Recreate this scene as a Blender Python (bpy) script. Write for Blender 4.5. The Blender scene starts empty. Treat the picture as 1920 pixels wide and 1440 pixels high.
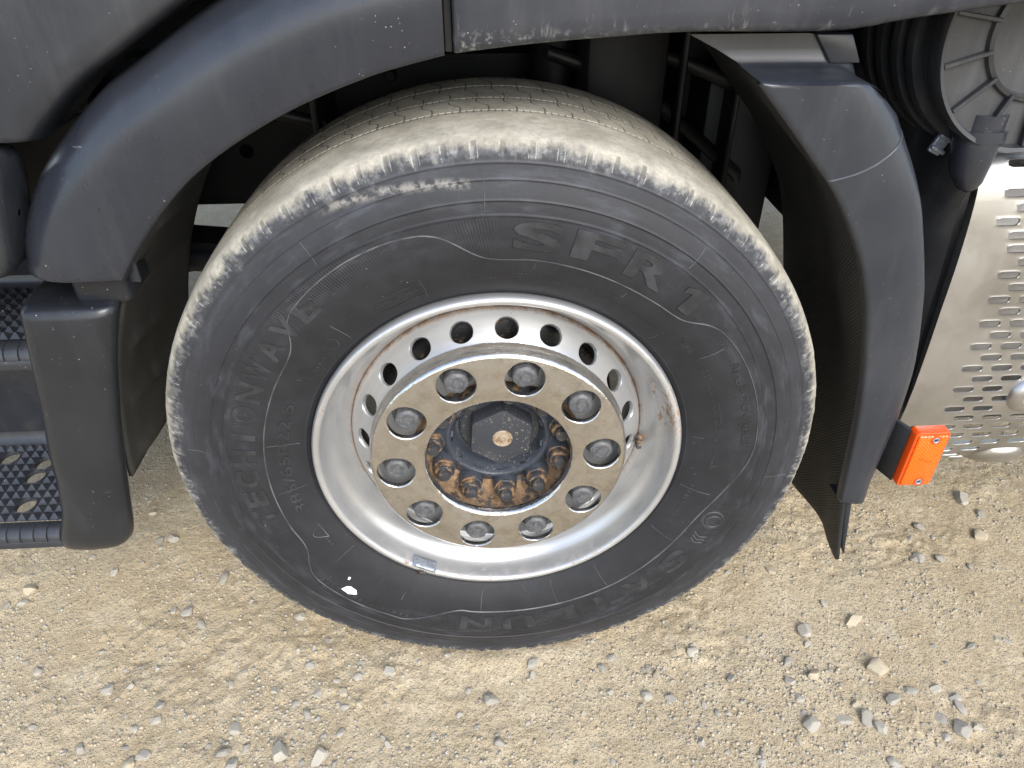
import bpy, bmesh, math, random
import numpy as np
from mathutils import Vector, Matrix

scene = bpy.context.scene
COL = scene.collection
R = math.radians
ZC = 0.508                       # axle height

# ------------------------------------------------------------------ camera
cam_d = bpy.data.cameras.new('camera')
cam = bpy.data.objects.new('camera', cam_d)
COL.objects.link(cam)
cam.location = (-0.0318, -1.0695, 1.298)
cam.rotation_euler = (R(90 - 35.26), 0, R(-3.36))
cam_d.sensor_width = 36
cam_d.lens = 36 * 1368.5 / 1920
cam_d.clip_start = 0.02
cam_d.clip_end = 2000
scene.camera = cam

# ------------------------------------------------------------------ sky, sun, exposure
SUN_EL, SUN_AZ = 39, 162        # azimuth clockwise from +Y
w = bpy.data.worlds.new('World')
scene.world = w
w.use_nodes = True
wn, wl = w.node_tree.nodes, w.node_tree.links
wn.clear()
sky = wn.new('ShaderNodeTexSky')
sky.sky_type = 'NISHITA'
sky.sun_disc = False
sky.sun_elevation = R(SUN_EL)
sky.sun_rotation = R(SUN_AZ)
sky.air_density = 1.0
sky.dust_density = 1.5
hs = wn.new('ShaderNodeHueSaturation')
hs.inputs['Saturation'].default_value = 0.80      # thin cloud: paler than a clear sky
bg = wn.new('ShaderNodeBackground')
bg.inputs['Strength'].default_value = 0.15
wo = wn.new('ShaderNodeOutputWorld')
wl.new(sky.outputs[0], hs.inputs['Color'])
wl.new(hs.outputs[0], bg.inputs['Color'])
wl.new(bg.outputs[0], wo.inputs['Surface'])

sd = bpy.data.lights.new('sun', 'SUN')
sd.energy = 1.2
sd.angle = R(30)
sd.color = (1.0, 0.985, 0.955)
so = bpy.data.objects.new('sun', sd)
COL.objects.link(so)
sdir = Vector((math.sin(R(SUN_AZ)) * math.cos(R(SUN_EL)), math.cos(R(SUN_AZ)) * math.cos(R(SUN_EL)), math.sin(R(SUN_EL))))
so.rotation_euler = sdir.to_track_quat('Z', 'Y').to_euler()
so.location = (0, -3, 5)

scene.view_settings.view_transform = 'Standard'
scene.view_settings.look = 'None'
scene.view_settings.gamma = 1
scene.view_settings.exposure = 1.38
scene.view_settings.use_curve_mapping = False

# ------------------------------------------------------------------ node helper
class NT:
    def __init__(s, name):
        s.m = bpy.data.materials.new(name)
        s.m.use_nodes = True
        s.t = s.m.node_tree
        s.t.nodes.clear()
        s.out = s.t.nodes.new('ShaderNodeOutputMaterial')
        s.b = s.t.nodes.new('ShaderNodeBsdfPrincipled')
        s.t.links.new(s.b.outputs[0], s.out.inputs['Surface'])
        s._tc = None
    def n(s, typ, **kw):
        nd = s.t.nodes.new(typ)
        for k, v in kw.items():
            setattr(nd, k, v)
        return nd
    def put(s, sock, v):
        if isinstance(v, bpy.types.NodeSocket):
            s.t.links.new(v, sock)
        elif isinstance(v, (tuple, list)):
            sock.default_value = (*v, 1) if (len(v) == 3 and sock.type == 'RGBA') else v
        else:
            sock.default_value = v
    def obj(s):
        if not s._tc:
            s._tc = s.n('ShaderNodeTexCoord')
        return s._tc.outputs['Object']
    def map(s, v, scale=(1, 1, 1), loc=(0, 0, 0), rot=(0, 0, 0)):
        nd = s.n('ShaderNodeMapping')
        s.put(nd.inputs['Vector'], v)
        nd.inputs['Scale'].default_value = scale
        nd.inputs['Location'].default_value = loc
        nd.inputs['Rotation'].default_value = rot
        return nd.outputs[0]
    def noise(s, v, scale, detail=4, rough=0.55, dist=0.0, out='Fac'):
        nd = s.n('ShaderNodeTexNoise')
        s.put(nd.inputs['Vector'], v)
        nd.inputs['Scale'].default_value = scale
        nd.inputs['Detail'].default_value = detail
        nd.inputs['Roughness'].default_value = rough
        nd.inputs['Distortion'].default_value = dist
        return nd.outputs[out]
    def vor(s, v, scale, feature='F1', out='Distance', rnd=1.0):
        nd = s.n('ShaderNodeTexVoronoi', feature=feature)
        s.put(nd.inputs['Vector'], v)
        nd.inputs['Scale'].default_value = scale
        nd.inputs['Randomness'].default_value = rnd
        return nd.outputs[out]
    def math(s, op, a, b=0.0, c=None, clamp=False):
        nd = s.n('ShaderNodeMath', operation=op)
        nd.use_clamp = clamp
        s.put(nd.inputs[0], a)
        s.put(nd.inputs[1], b)
        if c is not None:
            s.put(nd.inputs[2], c)
        return nd.outputs[0]
    def rng(s, v, a, b, c=0.0, d=1.0, smooth=True):
        nd = s.n('ShaderNodeMapRange')
        nd.interpolation_type = 'SMOOTHSTEP' if smooth else 'LINEAR'
        for i, q in enumerate((v, a, b, c, d)):
            s.put(nd.inputs[i], q)
        return nd.outputs[0]
    def mix(s, f, a, b, blend='MIX'):
        nd = s.n('ShaderNodeMix', data_type='RGBA', blend_type=blend)
        s.put(nd.inputs[0], f)
        s.put(nd.inputs[6], a)
        s.put(nd.inputs[7], b)
        return nd.outputs[2]
    def mixf(s, f, a, b):
        nd = s.n('ShaderNodeMix', data_type='FLOAT')
        s.put(nd.inputs[0], f)
        s.put(nd.inputs[2], a)
        s.put(nd.inputs[3], b)
        return nd.outputs[0]
    def sep(s, v):
        nd = s.n('ShaderNodeSeparateXYZ')
        s.put(nd.inputs[0], v)
        return nd.outputs
    def comb(s, x, y, z):
        nd = s.n('ShaderNodeCombineXYZ')
        for i, q in enumerate((x, y, z)):
            s.put(nd.inputs[i], q)
        return nd.outputs[0]
    def bump(s, h, strength=0.3, dist=0.002, nrm=None):
        nd = s.n('ShaderNodeBump')
        nd.inputs['Strength'].default_value = strength
        nd.inputs['Distance'].default_value = dist
        s.put(nd.inputs['Height'], h)
        if nrm is not None:
            s.put(nd.inputs['Normal'], nrm)
        return nd.outputs[0]
    def set(s, **kw):
        names = dict(col='Base Color', rough='Roughness', metal='Metallic', spec='Specular IOR Level', nrm='Normal',
                     coat='Coat Weight', coatr='Coat Roughness', trans='Transmission Weight', sss='Subsurface Weight', sssr='Subsurface Radius', ssss='Subsurface Scale')
        for k, v in kw.items():
            s.put(s.b.inputs[names[k]], v)
        return s.m

M = {}

def mat_plastic(name, col, rough=0.42, specks=1.0, dust=0.25, grain=1.0, edge=None):
    t = NT(name)
    o = t.obj()
    big = t.noise(o, 5, 5, 0.6)
    fine = t.noise(o, 900, 2, 0.5)
    vert = t.noise(t.map(o, (26, 26, 4)), 1.0, 6, 0.7)                  # rain-run streaks
    sp = t.noise(o, 330, 1.5, 0.5)
    spk = t.math('MULTIPLY', t.rng(sp, 0.75, 0.78), t.rng(t.noise(o, 9, 3), 0.42, 0.62))
    scr = t.noise(t.map(o, (30, 30, 420), rot=(0.5, 0.3, 0.7)), 1.0, 3, 0.6)
    scr2 = t.noise(t.map(o, (420, 300, 60), rot=(0.2, 0.9, 0.2)), 1.0, 3, 0.6)
    scm = t.math('MULTIPLY', t.math('MAXIMUM', t.rng(scr, 0.70, 0.76), t.rng(scr2, 0.71, 0.77)), t.rng(t.noise(o, 14, 3), 0.5, 0.66))
    ds = t.math('MULTIPLY', t.math('ADD', t.math('MULTIPLY', t.rng(big, 0.35, 0.75), 0.6), t.math('MULTIPLY', t.rng(vert, 0.45, 0.8), 0.7)), dust)
    c = t.mix(ds, col, (0.12, 0.122, 0.125))
    c = t.mix(t.math('MULTIPLY', t.math('MAXIMUM', spk, t.math('MULTIPLY', scm, 0.4)), specks, clamp=True), c, (0.42, 0.40, 0.36))
    if edge:
        # dried drips and chips hanging along a lower edge
        z_ = t.sep(o)[2]
        dr = t.noise(t.map(o, (60, 60, 12)), 1.0, 5, 0.7)
        dm = t.math('MULTIPLY', t.rng(z_, edge[0], edge[1], 1.0, 0.0), t.rng(dr, 0.56, 0.68))
        sm_ = t.math('MULTIPLY', t.rng(z_, edge[0] - .01, edge[0] + .02, 1.0, 0.0), t.rng(t.noise(o, 120, 5, 0.7), 0.50, 0.66))
        c = t.mix(t.math('MULTIPLY', t.math('MAXIMUM', t.math('MULTIPLY', dm, 0.5), sm_), 0.55), c, (0.40, 0.385, 0.35))
    r = t.math('ADD', t.math('MULTIPLY', big, 0.14), rough - 0.07)
    h = t.math('ADD', fine, t.math('MULTIPLY', scm, -0.1))
    return t.set(col=c, rough=t.math('ADD', r, t.math('MULTIPLY', ds, 0.25)), spec=0.5, nrm=t.bump(h, 0.12 * grain, 0.0006))

M['fender'] = mat_plastic('fender_plastic', (0.0165, 0.019, 0.026), 0.27, 1.0, 0.12)
M['skirt'] = mat_plastic('skirt_plastic', (0.018, 0.0205, 0.028), 0.36, 1.0, 0.26, edge=(1.135, 1.19))
M['guard'] = mat_plastic('mudguard_plastic', (0.020, 0.023, 0.030), 0.31, 0.7, 0.20)
M['step'] = mat_plastic('step_plastic', (0.020, 0.022, 0.027), 0.25, 0.8, 0.18)
M['fairing'] = mat_plastic('fairing_plastic', (0.010, 0.0115, 0.015), 0.31, 1.0, 0.10)
M['rib_grey'] = mat_plastic('seam_plastic', (0.045, 0.048, 0.055), 0.30, 0.6, 0.5)
M['door'] = mat_plastic('door_panel', (0.0155, 0.0175, 0.0225), 0.38, 0.5, 0.22)
M['liner'] = mat_plastic('liner_plastic', (0.030, 0.029, 0.025), 0.62, 0.3, 0.35)
M['airbox'] = mat_plastic('airbox_plastic', (0.014, 0.0145, 0.0165), 0.40, 0.3, 0.35)

def mat_black(name, col, rough):
    t = NT(name)
    o = t.obj()
    n1 = t.noise(o, 12, 5)
    return t.set(col=t.mix(t.math('MULTIPLY', t.rng(n1, 0.45, 0.75), 0.35), col, (0.022, 0.019, 0.015)), rough=rough, nrm=t.bump(t.noise(o, 160, 3), 0.2, 0.001))
M['chassis'] = mat_black('chassis_paint', (0.0045, 0.005, 0.007), 0.6)
M['part'] = mat_black('bracket_paint', (0.008, 0.0085, 0.010), 0.5)
M['under'] = mat_black('underbody_black', (0.003, 0.003, 0.0035), 0.85)

# rubber of the mud flap, woven texture
t = NT('flap_rubber')
o = t.obj()
sx = t.sep(o)
ck = t.math('MULTIPLY', t.math('SINE', t.math('MULTIPLY', sx[1], 900)), t.math('SINE', t.math('MULTIPLY', sx[2], 900)))
dn = t.noise(t.map(o, (9, 9, 3)), 1.0, 6, 0.65)
M['flap'] = t.set(col=t.mix(t.math('MULTIPLY', t.rng(dn, 0.45, 0.8), 0.4), (0.009, 0.009, 0.009), (0.055, 0.05, 0.043)), rough=0.6,
                  nrm=t.bump(ck, 0.7, 0.0012))

# ---- tyre
GROOVES = (-0.067, -0.004, 0.065)
NSIPE = 87
t = NT('tyre_rubber')
o = t.obj()
sx = t.sep(o)
rad = t.math('SQRT', t.math('ADD', t.math('MULTIPLY', sx[0], sx[0]), t.math('MULTIPLY', sx[2], sx[2])))
ang = t.math('ARCTAN2', sx[0], sx[2])
av = t.math('MULTIPLY', ang, NSIPE / (2 * math.pi))
polar = t.comb(t.math('MULTIPLY', ang, 0.5), sx[1], rad)
# dust masks
nz = t.noise(o, 16, 6, 0.65)
nzf = t.noise(o, 90, 5, 0.7)
stre = t.noise(t.comb(t.math('MULTIPLY', ang, 26), t.math('MULTIPLY', rad, 20), sx[1]), 1.0, 6, 0.72)
edge = t.math('ADD', rad, t.math('MULTIPLY', t.math('SUBTRACT', stre, 0.5), 0.030))
edge = t.math('ADD', edge, t.math('MULTIPLY', t.math('SUBTRACT', nz, 0.5), 0.034))
patch_n = t.noise(o, 34, 6, 0.72)
grad = t.rng(t.math('ADD', rad, t.math('MULTIPLY', t.math('SUBTRACT', nz, 0.5), 0.018)), 0.499, 0.5215, smooth=False)
tread = t.rng(t.math('ADD', grad, t.math('MULTIPLY', t.math('SUBTRACT', t.math('ADD', t.math('MULTIPLY', stre, 0.5), t.math('MULTIPLY', patch_n, 0.5)), 0.5), 1.7)), 0.18, 0.86)
scuff = t.math('MULTIPLY', t.rng(edge, 0.492, 0.506), t.math('SUBTRACT', 1.0, t.rng(edge, 0.510, 0.522)))
scuff = t.math('MULTIPLY', scuff, t.rng(t.math('ADD', t.math('MULTIPLY', nzf, 0.6), t.math('MULTIPLY', stre, 0.4)), 0.44, 0.66))
side_d = t.math('MULTIPLY', t.rng(nz, 0.3, 0.8), 0.5)
zone = t.math('MULTIPLY', t.rng(rad, 0.43, 0.505), 0.5)
fine_s = t.noise(t.comb(t.math('MULTIPLY', ang, 130), t.math('MULTIPLY', rad, 30), 0.0), 1.0, 5, 0.7)
col = t.mix(t.math('ADD', t.math('MULTIPLY', side_d, 0.5), t.math('MULTIPLY', zone, 0.8)), (0.0115, 0.012, 0.0145), (0.042, 0.044, 0.051))
arc_s = t.noise(t.comb(t.math('MULTIPLY', ang, 7), t.math('MULTIPLY', rad, 55), 1.7), 1.0, 5, 0.65)
blm = t.math('MULTIPLY', t.rng(arc_s, 0.48, 0.72), t.rng(rad, 0.36, 0.43))
col = t.mix(t.math('MULTIPLY', blm, 0.34), col, (0.075, 0.08, 0.098))
col = t.mix(t.math('MULTIPLY', t.rng(fine_s, 0.58, 0.78), 0.16), col, (0.13, 0.125, 0.12))
spk = t.math('MULTIPLY', t.rng(t.noise(o, 260, 2), 0.72, 0.76), t.rng(t.noise(o, 11, 3), 0.5, 0.65))
col = t.mix(t.math('MULTIPLY', spk, 0.6), col, (0.35, 0.34, 0.31))
# one long dusty rub on the upper shoulder step, at about eleven o'clock
band = t.math('MULTIPLY', t.rng(t.math('ABSOLUTE', t.math('SUBTRACT', t.math('ADD', rad, t.math('MULTIPLY', ang, 0.05)), 0.4645)), 0.0, 0.010, 1.0, 0.0),
              t.math('MULTIPLY', t.rng(ang, -0.52, -0.40), t.rng(ang, -0.12, -0.03, 1.0, 0.0)))
band = t.math('MULTIPLY', band, t.rng(t.noise(o, 70, 5, 0.7), 0.42, 0.60))
col = t.mix(t.math('MULTIPLY', band, 0.5), col, (0.36, 0.34, 0.30))
dustc = t.mix(t.rng(t.noise(o, 22, 5, 0.6), 0.3, 0.7), (0.29, 0.265, 0.21), (0.43, 0.40, 0.325))
dustc = t.mix(t.math('MULTIPLY', t.rng(t.noise(o, 110, 6, 0.75), 0.42, 0.68), 0.45), dustc, (0.17, 0.16, 0.14))
dustc = t.mix(t.math('MULTIPLY', t.rng(t.noise(t.comb(t.math('MULTIPLY', ang, 9), t.math('MULTIPLY', sx[1], 60), rad), 1.0, 5, 0.65), 0.50, 0.72), 0.4), dustc, (0.21, 0.20, 0.175))
col = t.mix(t.math('MULTIPLY', scuff, 0.55), col, (0.33, 0.325, 0.31))
col = t.mix(t.math('MULTIPLY', tread, 0.96), col, dustc)
ntf = t.math('FRACT', t.math('ADD', av, 0.22))
notch = t.math('MULTIPLY', t.rng(t.math('ABSOLUTE', t.math('SUBTRACT', ntf, 0.5)), 0.05, 0.105, 1.0, 0.0), t.rng(t.math('ABSOLUTE', t.math('SUBTRACT', rad, 0.5085)), 0.0065, 0.0085, 1.0, 0.0))
notch = t.math('MULTIPLY', notch, t.rng(t.noise(o, 34, 4, 0.7), 0.38, 0.58))
col = t.mix(t.math('MULTIPLY', notch, 0.62), col, (0.055, 0.053, 0.05))
rim_n = t.math('MULTIPLY', t.math('MULTIPLY', t.rng(t.math('ABSOLUTE', t.math('SUBTRACT', t.math('ABSOLUTE', t.math('SUBTRACT', ntf, 0.5)), 0.125)), 0.006, 0.025, 1.0, 0.0), t.rng(t.math('ABSOLUTE', t.math('SUBTRACT', rad, 0.506)), 0.007, 0.010, 1.0, 0.0)), t.rng(nzf, 0.42, 0.58))
col = t.mix(t.math('MULTIPLY', rim_n, 0.6), col, (0.40, 0.385, 0.35))
# S-shaped cuts and cross ticks on the tread ribs
def near(v, c, wdt):
    return t.rng(t.math('ABSOLUTE', t.math('SUBTRACT', v, c)), wdt * 0.4, wdt, 1.0, 0.0)
def frac_line(a, wdt):
    f = t.math('FRACT', a)
    return t.rng(t.math('ABSOLUTE', t.math('SUBTRACT', f, 0.5)), wdt * 0.5, wdt, 1.0, 0.0)
onr = t.rng(rad, 0.517, 0.520)
cuts = None
wob = t.math('MULTIPLY', t.math('SUBTRACT', t.noise(o, 60, 2), 0.5), 0.05)
for (a0, a1) in ((-0.067, -0.004), (-0.004, 0.065), (0.065, 0.15)):
    m0 = a0 + (a1 - a0) * 0.30
    m1 = a0 + (a1 - a0) * 0.72
    sh = t.rng(sx[1], m0, m1, 0.0, 0.42)
    ln = frac_line(t.math('ADD', t.math('ADD', av, sh), t.math('ADD', wob, 0.3 * a0 * 20)), 0.034)
    ln = t.math('MULTIPLY', ln, t.math('MULTIPLY', t.math('GREATER_THAN', sx[1], a0), t.math('LESS_THAN', sx[1], a1)))
    cuts = ln if cuts is None else t.math('MAXIMUM', cuts, ln)
for g in GROOVES:
    tk = t.math('MULTIPLY', frac_line(t.math('ADD', t.math('MULTIPLY', av, 4), t.math('MULTIPLY', wob, 4)), 0.13), near(sx[1], g, 0.0075))
    line = near(t.math('ADD', sx[1], t.math('MULTIPLY', t.math('SUBTRACT', t.noise(o, 45, 3), 0.5), 0.004)), g, 0.0030)
    cuts = t.math('MAXIMUM', cuts, t.math('MAXIMUM', t.math('MULTIPLY', tk, 0.9), line))
cuts = t.math('MULTIPLY', cuts, t.rng(t.noise(o, 38, 4), 0.30, 0.46))
cuts = t.math('MULTIPLY', cuts, onr)
col = t.mix(t.math('MULTIPLY', cuts, 0.82), col, (0.025, 0.023, 0.02))
rough = t.mixf(tread, t.math('ADD', 0.46, t.math('MULTIPLY', nz, 0.16)), 0.85)
h = t.math('ADD', t.math('MULTIPLY', cuts, -2.0), t.math('MULTIPLY', nzf, 0.6))
h = t.math('ADD', h, t.math('MULTIPLY', fine_s, 0.25))
hat = t.math('SINE', t.math('ADD', t.math('MULTIPLY', ang, 620), t.math('MULTIPLY', rad, 260)))
hz = t.math('MULTIPLY', t.rng(t.math('ABSOLUTE', t.math('SUBTRACT', rad, 0.4015)), 0.022, 0.026, 1.0, 0.0), t.rng(t.noise(t.comb(t.math('MULTIPLY', ang, 2.2), 0.0, 4.0), 1.0, 2), 0.46, 0.54))
h = t.math('ADD', h, t.math('MULTIPLY', t.math('MULTIPLY', hat, hz), 0.30))
M['tyre'] = t.set(col=col, rough=rough, spec=0.38, nrm=t.bump(h, 0.5, 0.0012))

t = NT('raised_rubber')
o = t.obj()
M['letter'] = t.set(col=t.mix(t.rng(t.noise(o, 40, 4), 0.35, 0.7), (0.014, 0.0146, 0.017), (0.034, 0.035, 0.040)), rough=0.42)

t = NT('rubbed_rubber')
o = t.obj()
M['rib'] = t.set(col=t.mix(t.rng(t.noise(o, 30, 5), 0.35, 0.7), (0.040, 0.041, 0.044), (0.11, 0.11, 0.112)), rough=0.5)

# ---- rim paint with rust at lip and at the disc joint (object coordinates: wheel centre)
def rust_col(t, o):
    return t.mix(t.rng(t.noise(o, 120, 5, 0.7), 0.35, 0.65), (0.12, 0.06, 0.025), (0.27, 0.165, 0.08))
def wheel_rad(t):
    s = t.sep(t.obj())
    return s, t.math('SQRT', t.math('ADD', t.math('MULTIPLY', s[0], s[0]), t.math('MULTIPLY', s[2], s[2])))

t = NT('rim_silver')
o = t.obj()
sx, rad = wheel_rad(t)
ang = t.math('ARCTAN2', sx[0], sx[2])
base = t.mix(t.rng(t.noise(o, 10, 5), 0.3, 0.7), (0.47, 0.475, 0.48), (0.58, 0.585, 0.585))
br = t.noise(t.comb(t.math('MULTIPLY', ang, 3), t.math('MULTIPLY', rad, 160), t.math('MULTIPLY', sx[1], 160)), 1.0, 4, 0.6)
base = t.mix(t.math('MULTIPLY', t.rng(br, 0.4, 0.7), 0.22), base, (0.38, 0.385, 0.39))
lip = t.math('MULTIPLY', t.rng(t.math('ABSOLUTE', t.math('SUBTRACT', rad, 0.2905)), 0.001, 0.008, 1.0, 0.0),
             t.rng(t.noise(o, 55, 6, 0.75), 0.50, 0.66))
lip = t.math('MULTIPLY', lip, t.rng(t.noise(o, 5.5, 2), 0.40, 0.60))
jn = t.math('MULTIPLY', t.rng(t.math('ABSOLUTE', t.math('SUBTRACT', rad, 0.2462)), 0.0005, 0.0075, 1.0, 0.0),
            t.rng(t.math('ADD', t.noise(o, 34, 6, 0.7), t.math('MULTIPLY', sx[2], 0.5)), 0.40, 0.66))
stain = t.math('MULTIPLY', t.math('MULTIPLY', t.rng(ang, 1.02, 1.16), t.rng(ang, 1.40, 1.55, 1.0, 0.0)),
               t.math('MULTIPLY', t.rng(rad, 0.266, 0.272), t.rng(t.noise(t.comb(t.math('MULTIPLY', ang, 14), t.math('MULTIPLY', rad, 150), 0.3), 1.0, 5), 0.50, 0.64)))
dots = t.math('MULTIPLY', t.rng(t.noise(o, 150, 2), 0.735, 0.76), t.rng(t.noise(o, 13, 3), 0.48, 0.6))
ru = t.math('MAXIMUM', t.math('MAXIMUM', lip, t.math('MULTIPLY', jn, 1.0)), t.math('MAXIMUM', stain, dots))
seam = t.rng(t.math('ABSOLUTE', t.math('SUBTRACT', rad, 0.2465)), 0.0006, 0.0022, 1.0, 0.0)
ru = t.math('MAXIMUM', ru, t.math('MULTIPLY', seam, 0.8))
dirt = t.math('MULTIPLY', t.rng(t.noise(o, 20, 5, 0.65), 0.45, 0.75), 0.22)
c = t.mix(dirt, base, (0.36, 0.335, 0.29))
c = t.mix(t.math('MULTIPLY', ru, 0.9), c, rust_col(t, o))
M['rim'] = t.set(col=c, metal=t.mixf(ru, 0.70, 0.0), rough=t.mixf(ru, 0.34, 0.85), nrm=t.bump(t.math('ADD', t.noise(o, 300, 3), t.math('MULTIPLY', br, 0.7)), 0.08, 0.0006))

t = NT('chrome')
o = t.obj()
sm = t.rng(t.noise(o, 24, 6, 0.7), 0.42, 0.72)
sm2 = t.noise(o, 150, 4, 0.7)
wv = t.noise(o, 26, 4, 0.6, 0.6)
film = t.math('MULTIPLY', sm, 0.26)
c = t.mix(film, (0.62, 0.61, 0.60), (0.28, 0.235, 0.18))
pit = t.math('MULTIPLY', t.rng(sm2, 0.66, 0.74), t.rng(t.noise(o, 18, 3), 0.45, 0.6))
c = t.mix(t.math('MULTIPLY', pit, 0.8), c, (0.20, 0.13, 0.07))
dk = t.rng(t.noise(o, 60, 6, 0.75, 0.4), 0.46, 0.66)
c = t.mix(t.math('MULTIPLY', dk, 0.38), c, (0.30, 0.27, 0.23))
M['chrome'] = t.set(col=c, metal=t.math('SUBTRACT', 1.0, t.math('ADD', t.math('MULTIPLY', film, 0.35), t.math('MULTIPLY', pit, 0.4))),
                    rough=t.math('ADD', 0.04, t.math('MULTIPLY', sm, 0.16)), nrm=t.bump(t.math('ADD', wv, t.math('MULTIPLY', t.noise(o, 75, 3, 0.5, 0.4), 0.05)), 0.38, 0.0055))

t = NT('nut_cap_grey')
o = t.obj()
M['nut'] = t.set(col=t.mix(t.rng(t.noise(o, 160, 4), 0.3, 0.7), (0.055, 0.057, 0.062), (0.11, 0.11, 0.112)), rough=0.5, nrm=t.bump(t.noise(o, 400, 3), 0.2, 0.0005))

def mat_rusty(name, paint, amount, orange=0.0):
    t = NT(name)
    o = t.obj()
    f = t.rng(t.noise(o, 48, 6, 0.7), 0.62 - amount * 0.5, 0.72 - amount * 0.5)
    rc = t.mix(t.rng(t.noise(o, 90, 5, 0.7), 0.35, 0.65), (0.075, 0.042, 0.022), (0.25, 0.155, 0.08))
    rc = t.mix(orange, rc, (0.32, 0.21, 0.11))
    sp = t.math('MULTIPLY', t.rng(t.noise(o, 320, 2), 0.64, 0.69), t.rng(t.noise(o, 22, 3), 0.42, 0.55))
    c = t.mix(f, paint, rc)
    c = t.mix(t.math('MULTIPLY', sp, 0.7), c, (0.36, 0.31, 0.23))
    return t.set(col=c, rough=t.mixf(f, 0.42, 0.9), nrm=t.bump(t.math('ADD', t.noise(o, 200, 4), t.math('MULTIPLY', f, 0.7)), 0.35, 0.0009))
M['hub'] = mat_rusty('hub_paint', (0.036, 0.042, 0.054), -0.02)
M['cap'] = mat_rusty('hub_cap_paint', (0.030, 0.033, 0.040), -0.06)
M['rust'] = mat_rusty('rust', (0.055, 0.042, 0.034), 0.42, 0.3)
M['bolt'] = mat_rusty('rusty_bolt', (0.035, 0.034, 0.036), 0.31)
M['bolt_tip'] = mat_rusty('bolt_tip', (0.030, 0.031, 0.034), 0.12)
M['drum'] = mat_rusty('drum_black', (0.012, 0.012, 0.013), 0.15)
M['washer'] = mat_rusty('washer_plate', (0.30, 0.24, 0.175), 0.25)

t = NT('stainless')
o = t.obj()
s = t.sep(o)
bl = t.noise(t.map(o, (4, 60, 60)), 1.0, 4)
M['steel'] = t.set(col=t.mix(t.rng(t.noise(o, 9, 5), 0.35, 0.7), (0.47, 0.465, 0.455), (0.34, 0.33, 0.31)), metal=0.95,
                   rough=t.math('ADD', 0.27, t.math('MULTIPLY', t.noise(o, 40, 4), 0.16)), nrm=t.bump(bl, 0.06, 0.001))
t = NT('zinc')
o = t.obj()
M['zinc'] = t.set(col=t.mix(t.rng(t.noise(o, 180, 4), 0.4, 0.65), (0.33, 0.355, 0.40), (0.21, 0.225, 0.25)), metal=0.5, rough=0.42, nrm=t.bump(t.noise(o, 220, 3), 0.4, 0.001))
t = NT('silencer_metal')
o = t.obj()
M['silencer'] = t.set(col=t.mix(t.noise(o, 14, 4), (0.30, 0.29, 0.28), (0.48, 0.46, 0.43)), metal=0.5, rough=0.5)
t = NT('white_sticker')
o = t.obj()
M['sticker'] = t.set(col=t.mix(t.rng(t.noise(o, 420, 3), 0.55, 0.66), (0.80, 0.80, 0.79), (0.50, 0.50, 0.52)), rough=0.6)
t = NT('orange_lens')
o = t.obj()
s = t.sep(o)
pr = t.math('MULTIPLY', t.math('SINE', t.math('MULTIPLY', s[0], 1050)), t.math('SINE', t.math('MULTIPLY', s[2], 1050)))
M['lens'] = t.set(col=t.mix(t.rng(pr, -0.6, 0.6), (0.62, 0.085, 0.0005), (0.72, 0.135, 0.002)), rough=0.16, coat=0.5, coatr=0.05, sss=0.25,
                  sssr=(0.01, 0.004, 0.001), ssss=0.5, nrm=t.bump(pr, 0.3, 0.0010))
t = NT('orange_rim')
M['lens_rim'] = t.set(col=(0.64, 0.062, 0.001), rough=0.2, coat=0.5, coatr=0.05)
t = NT('olive_panel')
M['olive'] = t.set(col=t.mix(t.noise(t.obj(), 9, 4), (0.012, 0.011, 0.009), (0.022, 0.020, 0.016)), rough=0.7)

# ---- ground
t = NT('dry_dirt')
o = t.obj()
big = t.noise(o, 2.2, 4, 0.6)
mid = t.noise(o, 14, 5, 0.62)
fine = t.noise(o, 130, 5, 0.72)
c = t.mix(t.rng(big, 0.32, 0.68), (0.43, 0.338, 0.212), (0.535, 0.438, 0.292))
c = t.mix(t.math('MULTIPLY', t.rng(mid, 0.42, 0.72), 0.6), c, (0.62, 0.535, 0.385))
c = t.mix(t.math('MULTIPLY', t.rng(t.noise(o, 30, 6, 0.7), 0.52, 0.70), 0.55), c, (0.33, 0.26, 0.17))
v1 = t.vor(o, 150)
vc = t.vor(o, 150, out='Color')
vs = t.sep(vc)
grit = t.math('MULTIPLY', t.rng(v1, 0.30, 0.42, 1.0, 0.0), t.math('GREATER_THAN', vs[0], 0.60))
v2 = t.vor(o, 340)
vs2 = t.sep(t.vor(o, 340, out='Color'))
grit2 = t.math('MULTIPLY', t.rng(v2, 0.28, 0.42, 1.0, 0.0), t.math('GREATER_THAN', vs2[0], 0.45))
gc = t.mix(vs[1], (0.33, 0.29, 0.22), (0.60, 0.54, 0.41))
c = t.mix(t.math('MULTIPLY', grit, 0.6), c, gc)
c = t.mix(t.math('MULTIPLY', grit2, 0.4), c, t.mix(vs2[1], (0.28, 0.24, 0.17), (0.62, 0.55, 0.41)))
c = t.mix(t.math('MULTIPLY', t.rng(fine, 0.35, 0.65, 1.0, 0.0), 0.35), c, (0.28, 0.225, 0.145))
h = t.math('ADD', t.math('MULTIPLY', fine, 0.9), t.math('ADD', t.math('MULTIPLY', grit, 0.7), t.math('MULTIPLY', grit2, 0.5)))
h = t.math('ADD', h, t.math('MULTIPLY', t.noise(o, 45, 5, 0.7), 1.2))
M['dirt'] = t.set(col=c, rough=0.95, spec=0.2, nrm=t.bump(h, 0.95, 0.0045))

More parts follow.
